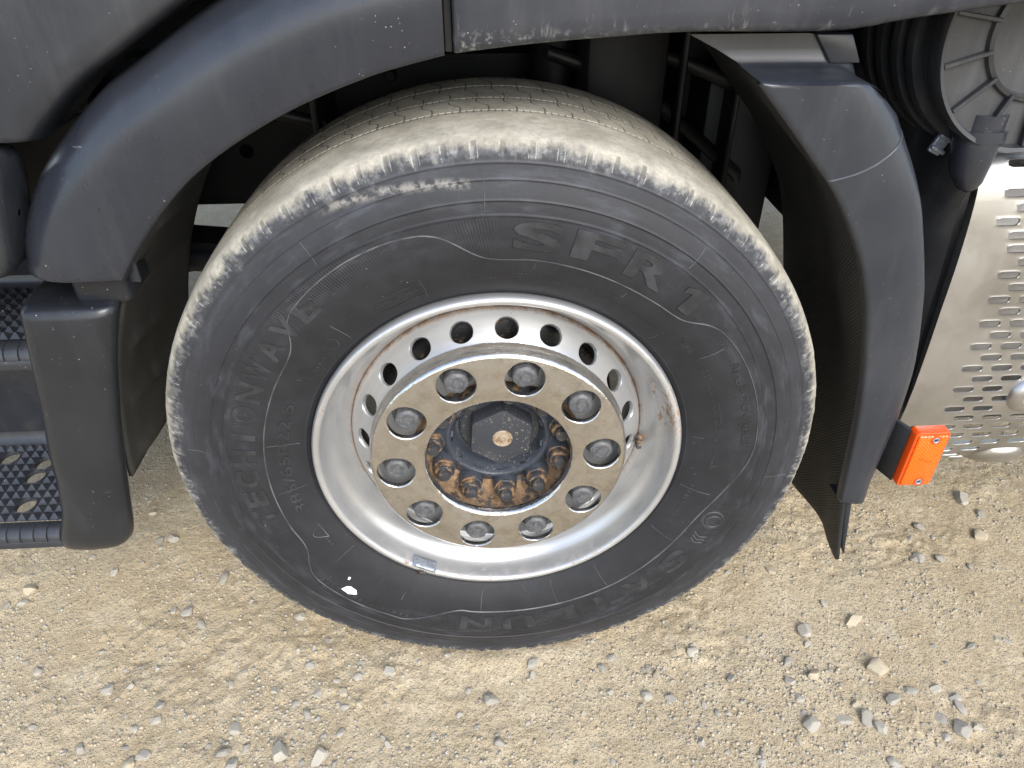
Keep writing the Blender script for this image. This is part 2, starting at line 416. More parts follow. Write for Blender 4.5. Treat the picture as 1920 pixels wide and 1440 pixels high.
def mat_stone(name, a, b, dustc=(0.40, 0.345, 0.25)):
    t = NT(name)
    o = t.obj()
    n1 = t.noise(o, 55, 5, 0.6)
    nd = t.n('ShaderNodeNewGeometry')
    up = t.sep(nd.outputs['Normal'])[2]
    c = t.mix(t.rng(n1, 0.3, 0.7), a, b)
    c = t.mix(t.math('MULTIPLY', t.rng(t.noise(o, 80, 5, 0.7), 0.34, 0.60), 0.60), c, dustc)
    return t.set(col=c, rough=0.85, spec=0.3, nrm=t.bump(t.noise(o, 240, 5, 0.7), 0.5, 0.0015))
M['stone_a'] = mat_stone('stone_grey', (0.25, 0.245, 0.23), (0.36, 0.345, 0.31))
M['stone_b'] = mat_stone('stone_pale', (0.31, 0.30, 0.27), (0.42, 0.40, 0.35))
M['stone_c'] = mat_stone('stone_tan', (0.36, 0.305, 0.22), (0.49, 0.42, 0.30))
M['stone_d'] = mat_stone('stone_dark', (0.17, 0.17, 0.165), (0.26, 0.25, 0.235))

# ------------------------------------------------------------------ mesh helpers
def mesh(name, verts, faces, mat=None, smooth=30, mats=None, fmat=None):
    me = bpy.data.meshes.new(name)
    me.from_pydata([tuple(map(float, v)) for v in verts], [], [tuple(f) for f in faces])
    if mats:
        for q in mats:
            me.materials.append(q)
        me.polygons.foreach_set('material_index', fmat)
    elif mat is not None:
        me.materials.append(mat)
    me.validate()
    if smooth:
        me.shade_smooth()
        me.set_sharp_from_angle(angle=R(smooth))
    me.update()
    return me

def obj(name, me, parent=None, loc=None, rot=None):
    o = bpy.data.objects.new(name, me)
    COL.objects.link(o)
    if parent:
        o.parent = parent
    if loc is not None:
        o.location = loc
    if rot is not None:
        o.rotation_euler = rot
    return o

def empty(name, loc=(0, 0, 0), parent=None):
    o = bpy.data.objects.new(name, None)
    o.empty_display_size = 0.1
    COL.objects.link(o)
    o.location = loc
    if parent:
        o.parent = parent
    return o

class G:
    """collects vertices and faces"""
    def __init__(s):
        s.v, s.f = [], []
    def add(s, v, f):
        k = len(s.v)
        s.v += [tuple(p) for p in v]
        s.f += [tuple(i + k for i in q) for q in f]
        return s
    def grid(s, P, wrap_u=False, wrap_v=False, flip=False):
        n, m = len(P), len(P[0])
        v = [p for row in P for p in row]
        f = []
        for i in range(n if wrap_u else n - 1):
            for j in range(m if wrap_v else m - 1):
                a, b = i * m + j, i * m + (j + 1) % m
                c, d = ((i + 1) % n) * m + (j + 1) % m, ((i + 1) % n) * m + j
                f.append((a, d, c, b) if flip else (a, b, c, d))
        return s.add(v, f)
    def box(s, x0, x1, y0, y1, z0, z1):
        v = [(x, y, z) for x in (x0, x1) for y in (y0, y1) for z in (z0, z1)]
        f = [(0, 1, 3, 2), (4, 6, 7, 5), (0, 4, 5, 1), (2, 3, 7, 6), (0, 2, 6, 4), (1, 5, 7, 3)]
        return s.add(v, f)
    def rev(s, prof, n=96, closed=False, flip=False):
        """revolve a (y, r) profile round the Y axis"""
        P = [[(r * math.sin(2 * math.pi * i / n), y, r * math.cos(2 * math.pi * i / n)) for (y, r) in prof] for i in range(n)]
        return s.grid(P, wrap_u=True, wrap_v=closed, flip=flip)
    def tube(s, pts, r, n=10, cap=True):
        pts = [Vector(p) for p in pts]
        rr = r if isinstance(r, (list, tuple)) else [r] * len(pts)
        rows = []
        up = Vector((0.13, 0.31, 0.94))
        for i, p in enumerate(pts):
            d = (pts[min(i + 1, len(pts) - 1)] - pts[max(i - 1, 0)]).normalized()
            a = d.cross(up).normalized()
            b = a.cross(d).normalized()
            rows.append([tuple(p + (a * math.cos(2 * math.pi * k / n) + b * math.sin(2 * math.pi * k / n)) * rr[i]) for k in range(n)])
        k0 = len(s.v)
        s.grid(rows, wrap_v=True)
        if cap:
            s.f.append(tuple(k0 + k for k in range(n))[::-1])
            s.f.append(tuple(k0 + (len(pts) - 1) * n + k for k in range(n)))
        return s
    def mesh(s, name, mat, smooth=30, recalc=True):
        me = mesh(name, s.v, s.f, mat, smooth)
        if recalc:
            bm = bmesh.new()
            bm.from_mesh(me)
            bmesh.ops.recalc_face_normals(bm, faces=bm.faces)
            bm.to_mesh(me)
            bm.free()
            if smooth:
                me.set_sharp_from_angle(angle=R(smooth))
        return me

def bevelled(me, width, seg=3, angle=40):
    bm = bmesh.new()
    bm.from_mesh(me)
    bmesh.ops.remove_doubles(bm, verts=bm.verts, dist=1e-6)
    bmesh.ops.recalc_face_normals(bm, faces=bm.faces)
    es = [e for e in bm.edges if len(e.link_faces) == 2 and e.calc_face_angle(0) > R(angle)]
    bmesh.ops.bevel(bm, geom=es, offset=width, segments=seg, profile=0.5, affect='EDGES', clamp_overlap=True)
    bm.to_mesh(me)
    bm.free()
    me.shade_smooth()
    me.set_sharp_from_angle(angle=R(35))
    return me

def rbox(name, x0, x1, y0, y1, z0, z1, mat, bev=0.006, seg=3):
    g = G().box(x0, x1, y0, y1, z0, z1)
    return bevelled(g.mesh(name, mat), bev, seg)

def resample(pts, n):
    """smooth (Catmull-Rom) resampling of a polyline by arc length"""
    P = np.array(pts, float)
    ext = np.vstack([2 * P[0] - P[1], P, 2 * P[-1] - P[-2]])
    dense = []
    for i in range(len(P) - 1):
        p0, p1, p2, p3 = ext[i], ext[i + 1], ext[i + 2], ext[i + 3]
        for u in np.linspace(0, 1, 24, endpoint=False):
            dense.append(0.5 * (2 * p1 + (p2 - p0) * u + (2 * p0 - 5 * p1 + 4 * p2 - p3) * u * u + (3 * p1 - p0 - 3 * p2 + p3) * u ** 3))
    dense.append(P[-1])
    D = np.array(dense)
    L = np.concatenate([[0], np.cumsum(np.linalg.norm(np.diff(D, axis=0), axis=1))])
    q = np.linspace(0, L[-1], n)
    return np.stack([np.interp(q, L, D[:, k]) for k in range(D.shape[1])], 1)

def solid(o, th, offset=-1):
    m = o.modifiers.new('thickness', 'SOLIDIFY')
    m.thickness = th
    m.offset = offset
    return o

def hole_cell(u0, u1, v0, v1, cu, cv, hw, hh, rnd, n=20, rings=((1.0, 0.0), (0.0, 0.0)), lip=None):
    """points of a rectangle with a stadium (hw, hh half sizes, corner radius rnd) cut out; rows run from the hole to the border"""
    angs = [2 * math.pi * k / n for k in range(n)]
    for cx, cy in ((u0, v0), (u1, v0), (u1, v1), (u0, v1)):
        angs.append(math.atan2(cy - cv, cx - cu) % (2 * math.pi))
    angs = sorted(set(round(a, 5) for a in angs))
    H, B = [], []
    for a in angs:
        c, s_ = math.cos(a), math.sin(a)
        tu = ((u1 - cu) / c if c > 1e-9 else (u0 - cu) / c if c < -1e-9 else 1e9)
        tv = ((v1 - cv) / s_ if s_ > 1e-9 else (v0 - cv) / s_ if s_ < -1e-9 else 1e9)
        tt = min(tu, tv)
        B.append((cu + c * tt, cv + s_ * tt))
        k = (abs(c) ** 2 + abs(s_) ** 2) ** 0.5
        # stadium: straight middle of half length hw - hh
        e = max(hw - hh, 0)
        hx = max(-e, min(e, e * c * 1.6))
        ca, sa = c, s_
        if abs(hx) < e:
            H.append((cu + hx, cv + hh * (1 if s_ > 0 else -1)))
        else:
            d = Vector((c * hw - hx, s_ * hh)).normalized()
            H.append((cu + hx + d.x * hh, cv + d.y * hh))
    return angs, H, B

# ------------------------------------------------------------------ ground sheet
rs = np.random.RandomState(7)

def vnoise(x, y, cell, seed):
    """smooth value noise"""
    r = np.random.RandomState(seed)
    T = r.rand(256, 256)
    X, Y = x / cell + 500.3, y / cell + 500.7
    xi, yi = np.floor(X).astype(int), np.floor(Y).astype(int)
    fx, fy = X - xi, Y - yi
    fx, fy = fx * fx * (3 - 2 * fx), fy * fy * (3 - 2 * fy)
    a = T[xi % 256, yi % 256]
    b = T[(xi + 1) % 256, yi % 256]
    c = T[xi % 256, (yi + 1) % 256]
    d = T[(xi + 1) % 256, (yi + 1) % 256]
    return (a * (1 - fx) + b * fx) * (1 - fy) + (c * (1 - fx) + d * fx) * fy - 0.5

def ground_h(x, y):
    x, y = np.asarray(x, float), np.asarray(y, float)
    rough = np.clip(vnoise(x, y, 0.22, 21) * 2.2 + 0.6, 0.15, 1.3)
    h = 0.012 * vnoise(x, y, 0.55, 1) + 0.007 * vnoise(x, y, 0.17, 2) + rough * (0.0060 * vnoise(x, y, 0.055, 3) + 0.0046 * vnoise(x, y, 0.022, 4) + 0.0034 * vnoise(x, y, 0.0095, 5))
    near_t = np.exp(-((x / 0.19) ** 2 + (y / 0.26) ** 2) ** 2)
    h = h * (1 - 0.85 * near_t) - 0.001
    h = h + .0075 * np.exp(-((np.abs(y) - .190) / .028) ** 2) * np.exp(-(x / .17) ** 4) * (1 + 1.2 * vnoise(x, y, .03, 61))
    far = np.clip((np.hypot(x, y) - 4) / 30, 0, 1)
    return h * (1 + 3 * far)

def axis(lo, hi, step, far, k=1.13):
    mid = list(np.arange(lo, hi + step / 2, step))
    a, d = hi, step
    right = []
    while a < far:
        d *= k
        a += d
        right.append(a)
    a, d = lo, step
    left = []
    while a > -far:
        d *= k
        a -= d
        left.append(a)
    return np.array(left[::-1] + mid + right)

gx = axis(-1.30, 1.40, 0.0042, 600)
gy = axis(-0.62, 0.75, 0.0042, 600)
XX, YY = np.meshgrid(gx, gy, indexing='ij')
ZZ = ground_h(XX, YY)
nx, ny = len(gx), len(gy)
me = bpy.data.meshes.new('ground')
me.vertices.add(nx * ny)
me.vertices.foreach_set('co', np.stack([XX, YY, ZZ], -1).reshape(-1).astype(np.float32))
ii, jj = np.meshgrid(np.arange(nx - 1), np.arange(ny - 1), indexing='ij')
a = (ii * ny + jj).ravel()
q = np.stack([a, a + ny, a + ny + 1, a + 1], 1)
me.loops.add(q.size)
me.loops.foreach_set('vertex_index', q.ravel().astype(np.int32))
me.polygons.add(len(q))
me.polygons.foreach_set('loop_start', np.arange(0, q.size, 4, dtype=np.int32))
me.update(calc_edges=True)
me.validate()
me.shade_smooth()
me.materials.append(M['dirt'])
gr = obj('ground', me)
gr['kind'] = 'structure'
gr['label'] = 'dry tan dirt ground strewn with gravel under the truck'

# ------------------------------------------------------------------ truck root
truck = empty('truck')
truck['label'] = 'dark grey truck seen close at its dusty front wheel'
truck['category'] = 'truck'

# ================================================================== WHEEL
wheel = empty('wheel', (0, 0, ZC), truck)
wheel['label'] = 'front wheel with worn dusty tyre, silver rim and chrome nut ring'

KEY = [(0.0, .5280), (-.06, .5275), (-.11, .5255), (-.142, .5225), (-.156, .5185), (-.166, .511), (-.1705, .503), (-.1725, .4925), (-.1765, .472),
       (-.1830, .447), (-.1858, .425), (-.1862, .400), (-.1835, .372), (-.1770, .345), (-.1675, .322), (-.157, .304), (-.148, .298)]
prof = resample(KEY, 400)
PY, PR = prof[:, 0], prof[:, 1]
def side_y(r):
    """y of the outer sidewall at radius r"""
    k = PR < 0.512
    return np.interp(r, PR[k][::-1], PY[k][::-1])
# profile samples: finer at grooves, ridges and shoulder
ys = list(np.linspace(0, 0.138, 34))
for g in (0.004, 0.066):
    ys += [g - .0026, g - .0016, g, g + .0016, g + .0026]
ys = sorted(set(round(v, 5) for v in ys))
tread_pts = [(-v, float(np.interp(v, -PY[:300], PR[:300]))) for v in ys]
rr = list(np.linspace(.5222, .4975, 14)) + list(np.linspace(.4975, .299, 44))
RIDGE = (.4925, .472, .447, .428, .3085)
for r0 in RIDGE:
    rr += [r0 - .0032, r0 - .0018, r0 - .0009, r0, r0 + .0009, r0 + .0018, r0 + .0032]
rr = sorted(set(round(v, 5) for v in rr if v > .2985), reverse=True)
kk = (PY < -0.13)
side_pts = [(float(np.interp(-r, -PR[kk], PY[kk])), r) for r in rr]
half = tread_pts + [p for p in side_pts if p[0] < tread_pts[-1][0] - 1e-4]
full = [(-y, r) for (y, r) in half[::-1]] + half[1:]
full = np.array(full)
NA = 1392                                                      # 16 per shoulder notch
th = np.arange(NA) * 2 * np.pi / NA
Y0 = np.repeat(full[None, :, 0], NA, 0)
R0 = np.repeat(full[None, :, 1], NA, 0)
TH = np.repeat(th[:, None], len(full), 1)
ontread = (np.abs(Y0) < 0.15)
for g in GROOVES:
    gg = np.abs(np.abs(Y0) - abs(round(abs(g) if abs(g) > .01 else .004, 3)))
# grooves (worn nearly flat, packed with dust)
for g in (-.066, -.004, .066):
    R0 -= 0.0030 * np.clip(1 - np.abs(Y0 - g) / 0.0024, 0, 1) ** 0.6 * ontread
# shoulder notches
ph = (TH * NSIPE / (2 * np.pi) + 0.22) % 1.0
band = np.clip(1 - np.abs(full[None, :, 1] - .5095) / .0105, 0, 1) * (np.abs(full[None, :, 0]) > .150)
jit = 0.55 + 0.9 * np.random.RandomState(3).rand(NSIPE)[(np.floor(TH * NSIPE / (2 * np.pi) + .22).astype(int)) % NSIPE]
nd_ = np.clip(1 - np.abs(ph - .5) / .11, 0, 1) ** .5 * np.clip(band * 2.2, 0, 1) * np.clip(jit, .3, 1.2)
sgn = np.sign(Y0)
R0 -= nd_ * 0.0008
Y0 -= sgn * nd_ * 0.0022
# concentric mould ridges and the steps between them
for r0, hgt in zip(RIDGE, (.0011, .0010, .0010, .0009, .0012)):
    Y0 += np.sign(Y0) * hgt * np.clip(1 - np.abs(full[None, :, 1] - r0) / .0020, 0, 1) * (np.abs(Y0) > .12)
step_in = ((full[None, :, 1] > .4285) & (full[None, :, 1] < .4465)).astype(float)
Y0 -= np.sign(Y0) * 0.0009 * step_in
# ragged wear at the shoulder
wr = (vnoise(TH * 6, full[None, :, 1] * 20 + 0 * TH, .12, 31) * .0026 + vnoise(TH * 14, full[None, :, 1] * 30 + 0 * TH, .10, 32) * .0016)
shoulder = np.clip(1 - np.abs(full[None, :, 1] - .512) / .012, 0, 1) * (np.abs(Y0) > .13)
R0 += wr * shoulder
Vx = R0 * np.sin(TH)
Vz = R0 * np.cos(TH)
# contact patch: flatten on the ground, bulge a little
flat = -ZC + 0.001
low = np.clip((flat + .03 - Vz) / .05, 0, 1)
Y0 += np.sign(Y0) * low * .004 * (np.abs(Y0) > .1)
Vz = np.maximum(Vz, flat)
V = np.stack([Vx, Y0, Vz], -1).reshape(-1, 3)
m_ = len(full)
ii, jj = np.meshgrid(np.arange(NA), np.arange(m_ - 1), indexing='ij')
a = (ii * m_ + jj).ravel()
b = (((ii + 1) % NA) * m_ + jj).ravel()
q = np.stack([a, a + 1, b + 1, b], 1)
me = bpy.data.meshes.new('tyre')
me.vertices.add(len(V))
me.vertices.foreach_set('co', V.ravel().astype(np.float32))
me.loops.add(q.size)
me.loops.foreach_set('vertex_index', q.ravel().astype(np.int32))
me.polygons.add(len(q))
me.polygons.foreach_set('loop_start', np.arange(0, q.size, 4, dtype=np.int32))
me.update(calc_edges=True)
me.validate()
me.shade_smooth()
me.materials.append(M['tyre'])
bm = bmesh.new(); bm.from_mesh(me); bmesh.ops.recalc_face_normals(bm, faces=bm.faces); bm.to_mesh(me); bm.free()
tyre = obj('tyre', me, wheel)

# ---- raised ribs and lettering on the sidewall
def on_side(ang_deg, r, lift):
    a_ = R(ang_deg)
    return (r * math.sin(a_), float(side_y(r)) - lift, r * math.cos(a_))

def rib(name, pts, width=.0016, lift=.0010, closed=False):
    """a low rounded rib along (angle, radius) points on the sidewall"""
    P = np.array(pts, float)
    if closed:
        P = np.vstack([P, P[:1] + [360, 0]])
    n = max(8, int(np.abs(np.diff(P[:, 0])).sum() * 1.1 + np.abs(np.diff(P[:, 1])).sum() * 160))
    S = resample(np.stack([P[:, 0] * .007, P[:, 1]], 1), n)
    S[:, 0] /= .007
    rows = []
    for i in range(len(S)):
        d = S[min(i + 1, len(S) - 1)] - S[max(i - 1, 0)]
        tx, tr = d[0] * math.pi / 180 * S[i, 1], d[1]
        L = math.hypot(tx, tr) or 1
        nx_, nr_ = -tr / L, tx / L
        row = []
        for wv_, lf in ((-1, -.0004), (-.45, lift), (.45, lift), (1, -.0004)):
            row.append(on_side(S[i, 0] + math.degrees(nx_ * wv_ * width / 2 / S[i, 1]), S[i, 1] + nr_ * wv_ * width / 2, lf))
        rows.append(row)
    g = G().grid(rows)
    return obj(name, g.mesh(name, M['rib'], 60), wheel)

WAVE = [(-28.2, .419), (-18, .418), (-11.1, .408), (-2.3, .368), (8.8, .366), (20, .365), (30.2, .365), (38, .367), (45, .373), (50.4, .398), (55.3, .408), (65, .414),
        (75.4, .416), (89.3, .412), (100.6, .387), (111, .370), (122.8, .367), (144.8, .369), (165, .369), (186.4, .369), (194, .371), (205.3, .412), (211, .415),
        (222, .416), (234.3, .409), (243, .376), (252, .372), (265.4, .370), (280.9, .369), (295.6, .369), (307.8, .373), (314.5, .404), (318, .411), (325, .416)]
rib('sidewall_rib', WAVE, .0024, .0013, closed=True)
for a0, r0, r1 in ((-17.5, .318, .352), (-41, .318, .356), (-81, .318, .366), (-97, .318, .362), (-126, .318, .362), (8, .352, .362), (30, .347, .358), (45, .316, .330), (57, .358, .395),
                   (84, .318, .334), (103, .318, .368), (122, .318, .366), (147, .318, .366), (163, .318, .366), (186, .318, .366), (210, .35, .37),
                   (-2, .433, .49), (37, .433, .468), (-33, .43, .47), (-84, .447, .487), (96, .447, .49)):
    rib('mould_vent_line', [(a0, r0), (a0 + .25, (r0 + r1) / 2), (a0 + .1, r1)], .0012, .0006)
# oval panel, small circle, snow-peak triangle
def loop_rib(name, ca, cr, half_len, half_h, n=36, width=.0011, lift=.0007):
    pts = []
    e = half_len - half_h
    for k in range(n + 1):
        a_ = 2 * math.pi * k / n
        u = math.cos(a_) * half_h + (e if math.cos(a_) > 0 else -e)
        pts.append((ca + math.degrees(u / cr), cr + math.sin(a_) * half_h))
    rows = []
    for (aa, r_) in pts:
        u0 = (aa - ca) * math.pi / 180 * cr
        row = []
        for k_, lf in ((1 - width / half_h, -.0003), (1 - width / half_h * .6, lift), (1 + width / half_h * .1, lift), (1 + width / half_h * .5, -.0003)):
            ue = u0 - math.copysign(e, u0)
            row.append(on_side(ca + math.degrees((math.copysign(e, u0) + ue * k_) / cr), cr + (r_ - cr) * k_, lf))
        rows.append(row)
    return obj(name, G().grid(rows).mesh(name, M['letter'], 60), wheel)
loop_rib('oval_emblem', -24, .336, .042, .0115)
loop_rib('approval_mark', -45.4, .334, .0105, .0105)
# logo rings near the maker's name
for k, (dr, rr_) in enumerate(((0, .019), (.004, .0135))):
    loop_rib('logo_ring', 111 + k * .6, .398 + dr, rr_, rr_, width=.004, lift=.0011)
for k in range(3):
    rib('logo_stroke', [(116.2 + k * 1.1, .3835 + k * .001), (117.2 + k * 1.1, .397), (116.6 + k * 1.1, .411)], .0024, .0011)

def text_on_side(name, body, a0, a1, rbase, cap, lift=.0012, slant=0.0, spacing=1.0, bold=0.0, mat=None):
    cu = bpy.data.curves.new(name, 'FONT')
    cu.body = body
    cu.size = 1.0
    cu.space_character = spacing
    cu.fill_mode = 'FRONT'
    cu.resolution_u = 4
    cu.extrude = 0.0
    cu.offset = bold
    to = bpy.data.objects.new(name, cu)
    COL.objects.link(to)
    bpy.context.view_layer.update()
    me = bpy.data.meshes.new_from_object(to)
    bpy.data.objects.remove(to)
    bpy.data.curves.remove(cu)
    bm = bmesh.new()
    bm.from_mesh(me)
    bmesh.ops.remove_doubles(bm, verts=bm.verts, dist=1e-5)
    xs = [v.co.x for v in bm.verts]; ysv = [v.co.y for v in bm.verts]
    x0, x1, y0, y1 = min(xs), max(xs), min(ysv), max(ysv)
    span = R(a1 - a0)
    nu = max(2, int((a1 - a0) / 1.2)); nv = max(1, int(cap / .007))
    for k in range(1, nu):
        bmesh.ops.bisect_plane(bm, geom=bm.verts[:] + bm.edges[:] + bm.faces[:], plane_co=(x0 + (x1 - x0) * k / nu, 0, 0), plane_no=(1, 0, 0))
    for k in range(1, nv + 1):
        bmesh.ops.bisect_plane(bm, geom=bm.verts[:] + bm.edges[:] + bm.faces[:], plane_co=(0, y0 + (y1 - y0) * k / (nv + 1), 0), plane_no=(0, 1, 0))
    top = bm.faces[:]
    for v in bm.verts:
        v.co.z = 0
    r_ = bmesh.ops.extrude_face_region(bm, geom=top)
    vt = [e for e in r_['geom'] if isinstance(e, bmesh.types.BMVert)]
    for v in vt:
        v.co.z = 1
    for v in bm.verts:
        fy = (v.co.y - y0) / (y1 - y0)
        rr_ = rbase + cap * fy
        aa = a0 + (a1 - a0) * (v.co.x - x0) / (x1 - x0) + slant * fy
        v.co = on_side(aa, rr_, lift if v.co.z > .5 else -.0008)
    bmesh.ops.recalc_face_normals(bm, faces=bm.faces)
    bm.to_mesh(me)
    bm.free()
    me.materials.clear()
    me.materials.append(mat or M['letter'])
    me.shade_smooth()
    me.set_sharp_from_angle(angle=R(40))
    return obj(name, me, wheel)

def numeral_one(name, a0, a1, rbase, cap, lift, mat):
    P = [(.30, 0), (.78, 0), (.78, 1), (.46, 1), (.02, .80), (.02, .58), (.30, .70)]
    n = len(P)
    vt = [on_side(a0 + (a1 - a0) * u, rbase + cap * v, lift) for u, v in P]
    vb = [on_side(a0 + (a1 - a0) * u, rbase + cap * v, -.0008) for u, v in P]
    f = [(0, 1, 2, 3, 6), (3, 4, 5, 6)] + [(k, n + k, n + (k + 1) % n, (k + 1) % n) for k in range(n)]
    return obj(name, G().add(vt + vb, f).mesh(name, mat, 30), wheel)

def word(name, body, a0, a1, rbase, cap, lift=.0012, wide=0.78, mat=None):
    """each letter is its own raised piece, evenly set between two angles"""
    n = len(body)
    pitch = (a1 - a0) / n
    for k, ch in enumerate(body):
        if ch == ' ':
            continue
        ww = pitch * (0.44 if ch == '1' else 0.26 if ch == 'I' else wide)
        c_ = a0 + pitch * (k + .5)
        if ch == '1':
            numeral_one(name, c_ - pitch * .27, c_ + pitch * .27, rbase, cap, lift + .0004, mat or M['letter'])
            continue
        text_on_side(name, ch, c_ - ww / 2, c_ + ww / 2, rbase, cap, lift, bold=.035, mat=mat)

word('raised_letter', 'SFR1', 2.0, 48.5, .381, .041, .0017, .82)
word('raised_letter', 'TECHIONWAVE', -106, -38, .381, .036, .0009, .80)
word('raised_letter', 'SAILUN', 122, 193, .381, .038, .0008, .74)
text_on_side('size_marking', '385/65R22.5', -105, -67, .333, .0165, .0012)
text_on_side('regroovable_marking', 'REGROOVABLE', 62, 86, .3915, .012, .0009)
text_on_side('ply_marking', '20PR', 49.5, 54.5, .346, .010, .0008)
text_on_side('load_index', '160K', -60, -55.5, .338, .009, .0008)
# rows of fine moulded print too small to read
def fine_print(name, a0, a1, r, hgt, pitch, seed):
    rnd = random.Random(seed)
    g = G()
    a_ = a0
    while a_ < a1:
        wd = pitch * rnd.uniform(.35, .7)
        if rnd.random() > .14:
            h0 = r + hgt * rnd.uniform(0, .25)
            h1 = r + hgt * rnd.uniform(.75, 1)
            g.grid([[on_side(a_, h0, -.0003), on_side(a_, h0 + .0002, .0006), on_side(a_, h1, .0006), on_side(a_, h1 + .0003, -.0003)],
                    [on_side(a_ + wd, h0, -.0003), on_side(a_ + wd, h0 + .0002, .0006), on_side(a_ + wd, h1, .0006), on_side(a_ + wd, h1 + .0003, -.0003)]])
        a_ += pitch
    o = obj(name, g.mesh(name, M['letter'], 50), wheel)
    o['kind'] = 'stuff'
for k in range(3):
    fine_print('fine_print', 3, 36 + 3 * k, .340 - k * .0042, .0026, .5, 40 + k)
fine_print('fine_print', -14, 0, .332, .003, .5, 44)
fine_print('fine_print', 57, 94, .349, .005, .8, 46)
fine_print('fine_print', 60, 82, .357, .004, .8, 47)
fine_print('fine_print', 100, 117, .331, .009, 1.35, 48)
fine_print('fine_print', -30, -18, .334, .005, .9, 49)
fine_print('fine_print', -58, -47, .324, .006, 1.1, 50)
fine_print('fine_print', 206, 233, .398, .011, 1.7, 51)
fine_print('fine_print', -122, -116, .336, .006, 1.3, 52)
rib('peak_mark', [(-117.5, .334), (-114.5, .352), (-111.5, .334)], .0013, .0008)
rib('peak_mark', [(-117.5, .334), (-114.5, .3335), (-111.5, .334)], .0013, .0008)

# ---- rim, disc
g = G()
g.rev([(-.120, .296), (-.146, .2985), (-.156, .3005), (-.1635, .3005), (-.1685, .2985), (-.1705, .2955), (-.1705, .2915), (-.1685, .2885), (-.1640, .2868), (-.1560, .2855),
       (-.1470, .2845), (-.1400, .2825), (-.1335, .2785), (-.1285, .2735), (-.1240, .2690), (-.1190, .2650), (-.1130, .2615), (-.1060, .2575), (-.0990, .2530), (-.0930, .2487), (-.0890, .2465),
       (-.080, .2458), (-.02, .246), (.02, .255), (.06, .28), (.10, .285), (.158, .286), (.168, .292), (.168, .299), (.15, .297), (.10, .2965), (.0, .262)], 192, flip=True)
obj('rim', g.mesh('rim', M['rim'], 50), wheel)

NV = 20
cone = resample([(-.0885, .2460), (-.0930, .2448), (-.0980, .2420), (-.1040, .2365), (-.1360, .2075), (-.1395, .2035), (-.1410, .199), (-.1412, .190), (-.1412, .1425), (-.136, .1405), (-.11, .1405)], 400)
cl = np.concatenate([[0], np.cumsum(np.linalg.norm(np.diff(cone, axis=0), axis=1))])
def cone_at(s_):
    return float(np.interp(s_, cl, cone[:, 0])), float(np.interp(s_, cl, cone[:, 1]))
s_mid = float(np.interp(-.2225, -cone[:, 1], cl))
s0, s1 = s_mid - .0225, s_mid + .0225
rc = .2225
g = G()
for k in range(NV):
    t0 = R(4.2 + k * 18)
    hw = rc * R(9)
    _, H, B = hole_cell(-hw, hw, s0, s1, 0, s_mid, .0178, .0178, 0, 28)
    rows = []
    for tt, inn in ((0, .007), (0, .0015), (.06, 0), (.25, 0), (.6, 0), (1, 0)):
        row = []
        for hpt, bpt in zip(H, B):
            u = hpt[0] + (bpt[0] - hpt[0]) * tt
            v = hpt[1] + (bpt[1] - hpt[1]) * tt
            y_, r_ = cone_at(v)
            # inward normal of the cone
            y2, r2 = cone_at(v + .001)
            dy, dr = y2 - y_, r2 - r_
            L = math.hypot(dy, dr)
            ny_, nr_ = -dr / L, dy / L
            y_ += ny_ * inn
            r_ += nr_ * inn
            a_ = t0 + u / rc
            row.append((r_ * math.sin(a_), y_, r_ * math.cos(a_)))
        rows.append(row)
    g.grid(rows, wrap_v=True)
outer = [cone_at(v) for v in np.linspace(0, s0, 9)]
inner = [cone_at(v) for v in np.linspace(s1, cl[-1], 26)]
g.rev(outer, 200)
g.rev(inner, 200)
disc = obj('wheel_disc', g.mesh('wheel_disc', M['rim'], 45, recalc=False), wheel)
bm = bmesh.new(); bm.from_mesh(disc.data); bmesh.ops.remove_doubles(bm, verts=bm.verts, dist=2e-4); bmesh.ops.recalc_face_normals(bm, faces=bm.faces); bm.to_mesh(disc.data); bm.free()
disc.data.set_sharp_from_angle(angle=R(45))
# balance holes of the disc let you see the brake drum behind
g = G().rev([(-.06, .10), (-.06, .195), (-.052, .205), (.02, .212), (.10, .212), (.115, .205), (.115, .10)], 96)
obj('brake_drum', g.mesh('brake_drum', M['drum'], 40), wheel)

# ---- chrome trim ring
g = G()
Rc, hr = .1680, .0312
ri, ro = .1275, .2025
YF = -.1765
for k in range(10):
    t0 = R(13.9 + k * 36)
    hwid = Rc * R(18)
    _, H, B = hole_cell(-hwid, hwid, ri - Rc, ro - Rc, 0, 0, hr, hr, 0, 44)
    rows = []
    for tt, inn, sc in ((0, .009, .965), (0, .0035, .972), (0, .0008, .99), (.05, 0, 1), (.2, 0, 1), (.5, 0, 1), (1, 0, 1)):
        row = []
        for hpt, bpt in zip(H, B):
            hx, hz = hpt[0] * sc, Rc + hpt[1] * sc
            a_ = bpt[0] / Rc
            r_ = Rc + bpt[1]
            bx, bz = r_ * math.sin(a_), r_ * math.cos(a_)
            x_, z_ = hx + (bx - hx) * tt, hz + (bz - hz) * tt
            rad_ = math.hypot(x_, z_)
            yy = YF + inn + 0.0048 * ((rad_ - Rc) / .04) ** 2
            row.append((x_ * math.cos(t0) + z_ * math.sin(t0), yy, -x_ * math.sin(t0) + z_ * math.cos(t0)))
        rows.append(row)
    g.grid(rows, wrap_v=True)
e0 = YF + .0048 * ((ro - Rc) / .04) ** 2
e1 = YF + .0048 * ((ri - Rc) / .04) ** 2
g.rev([(e0, ro), (e0 + .0008, ro + .0022), (e0 + .0026, ro + .0045), (e0 + .006, ro + .0062), (e0 + .011, ro + .0070), (e0 + .029, ro + .0074), (e0 + .0305, ro + .0090)], 220)
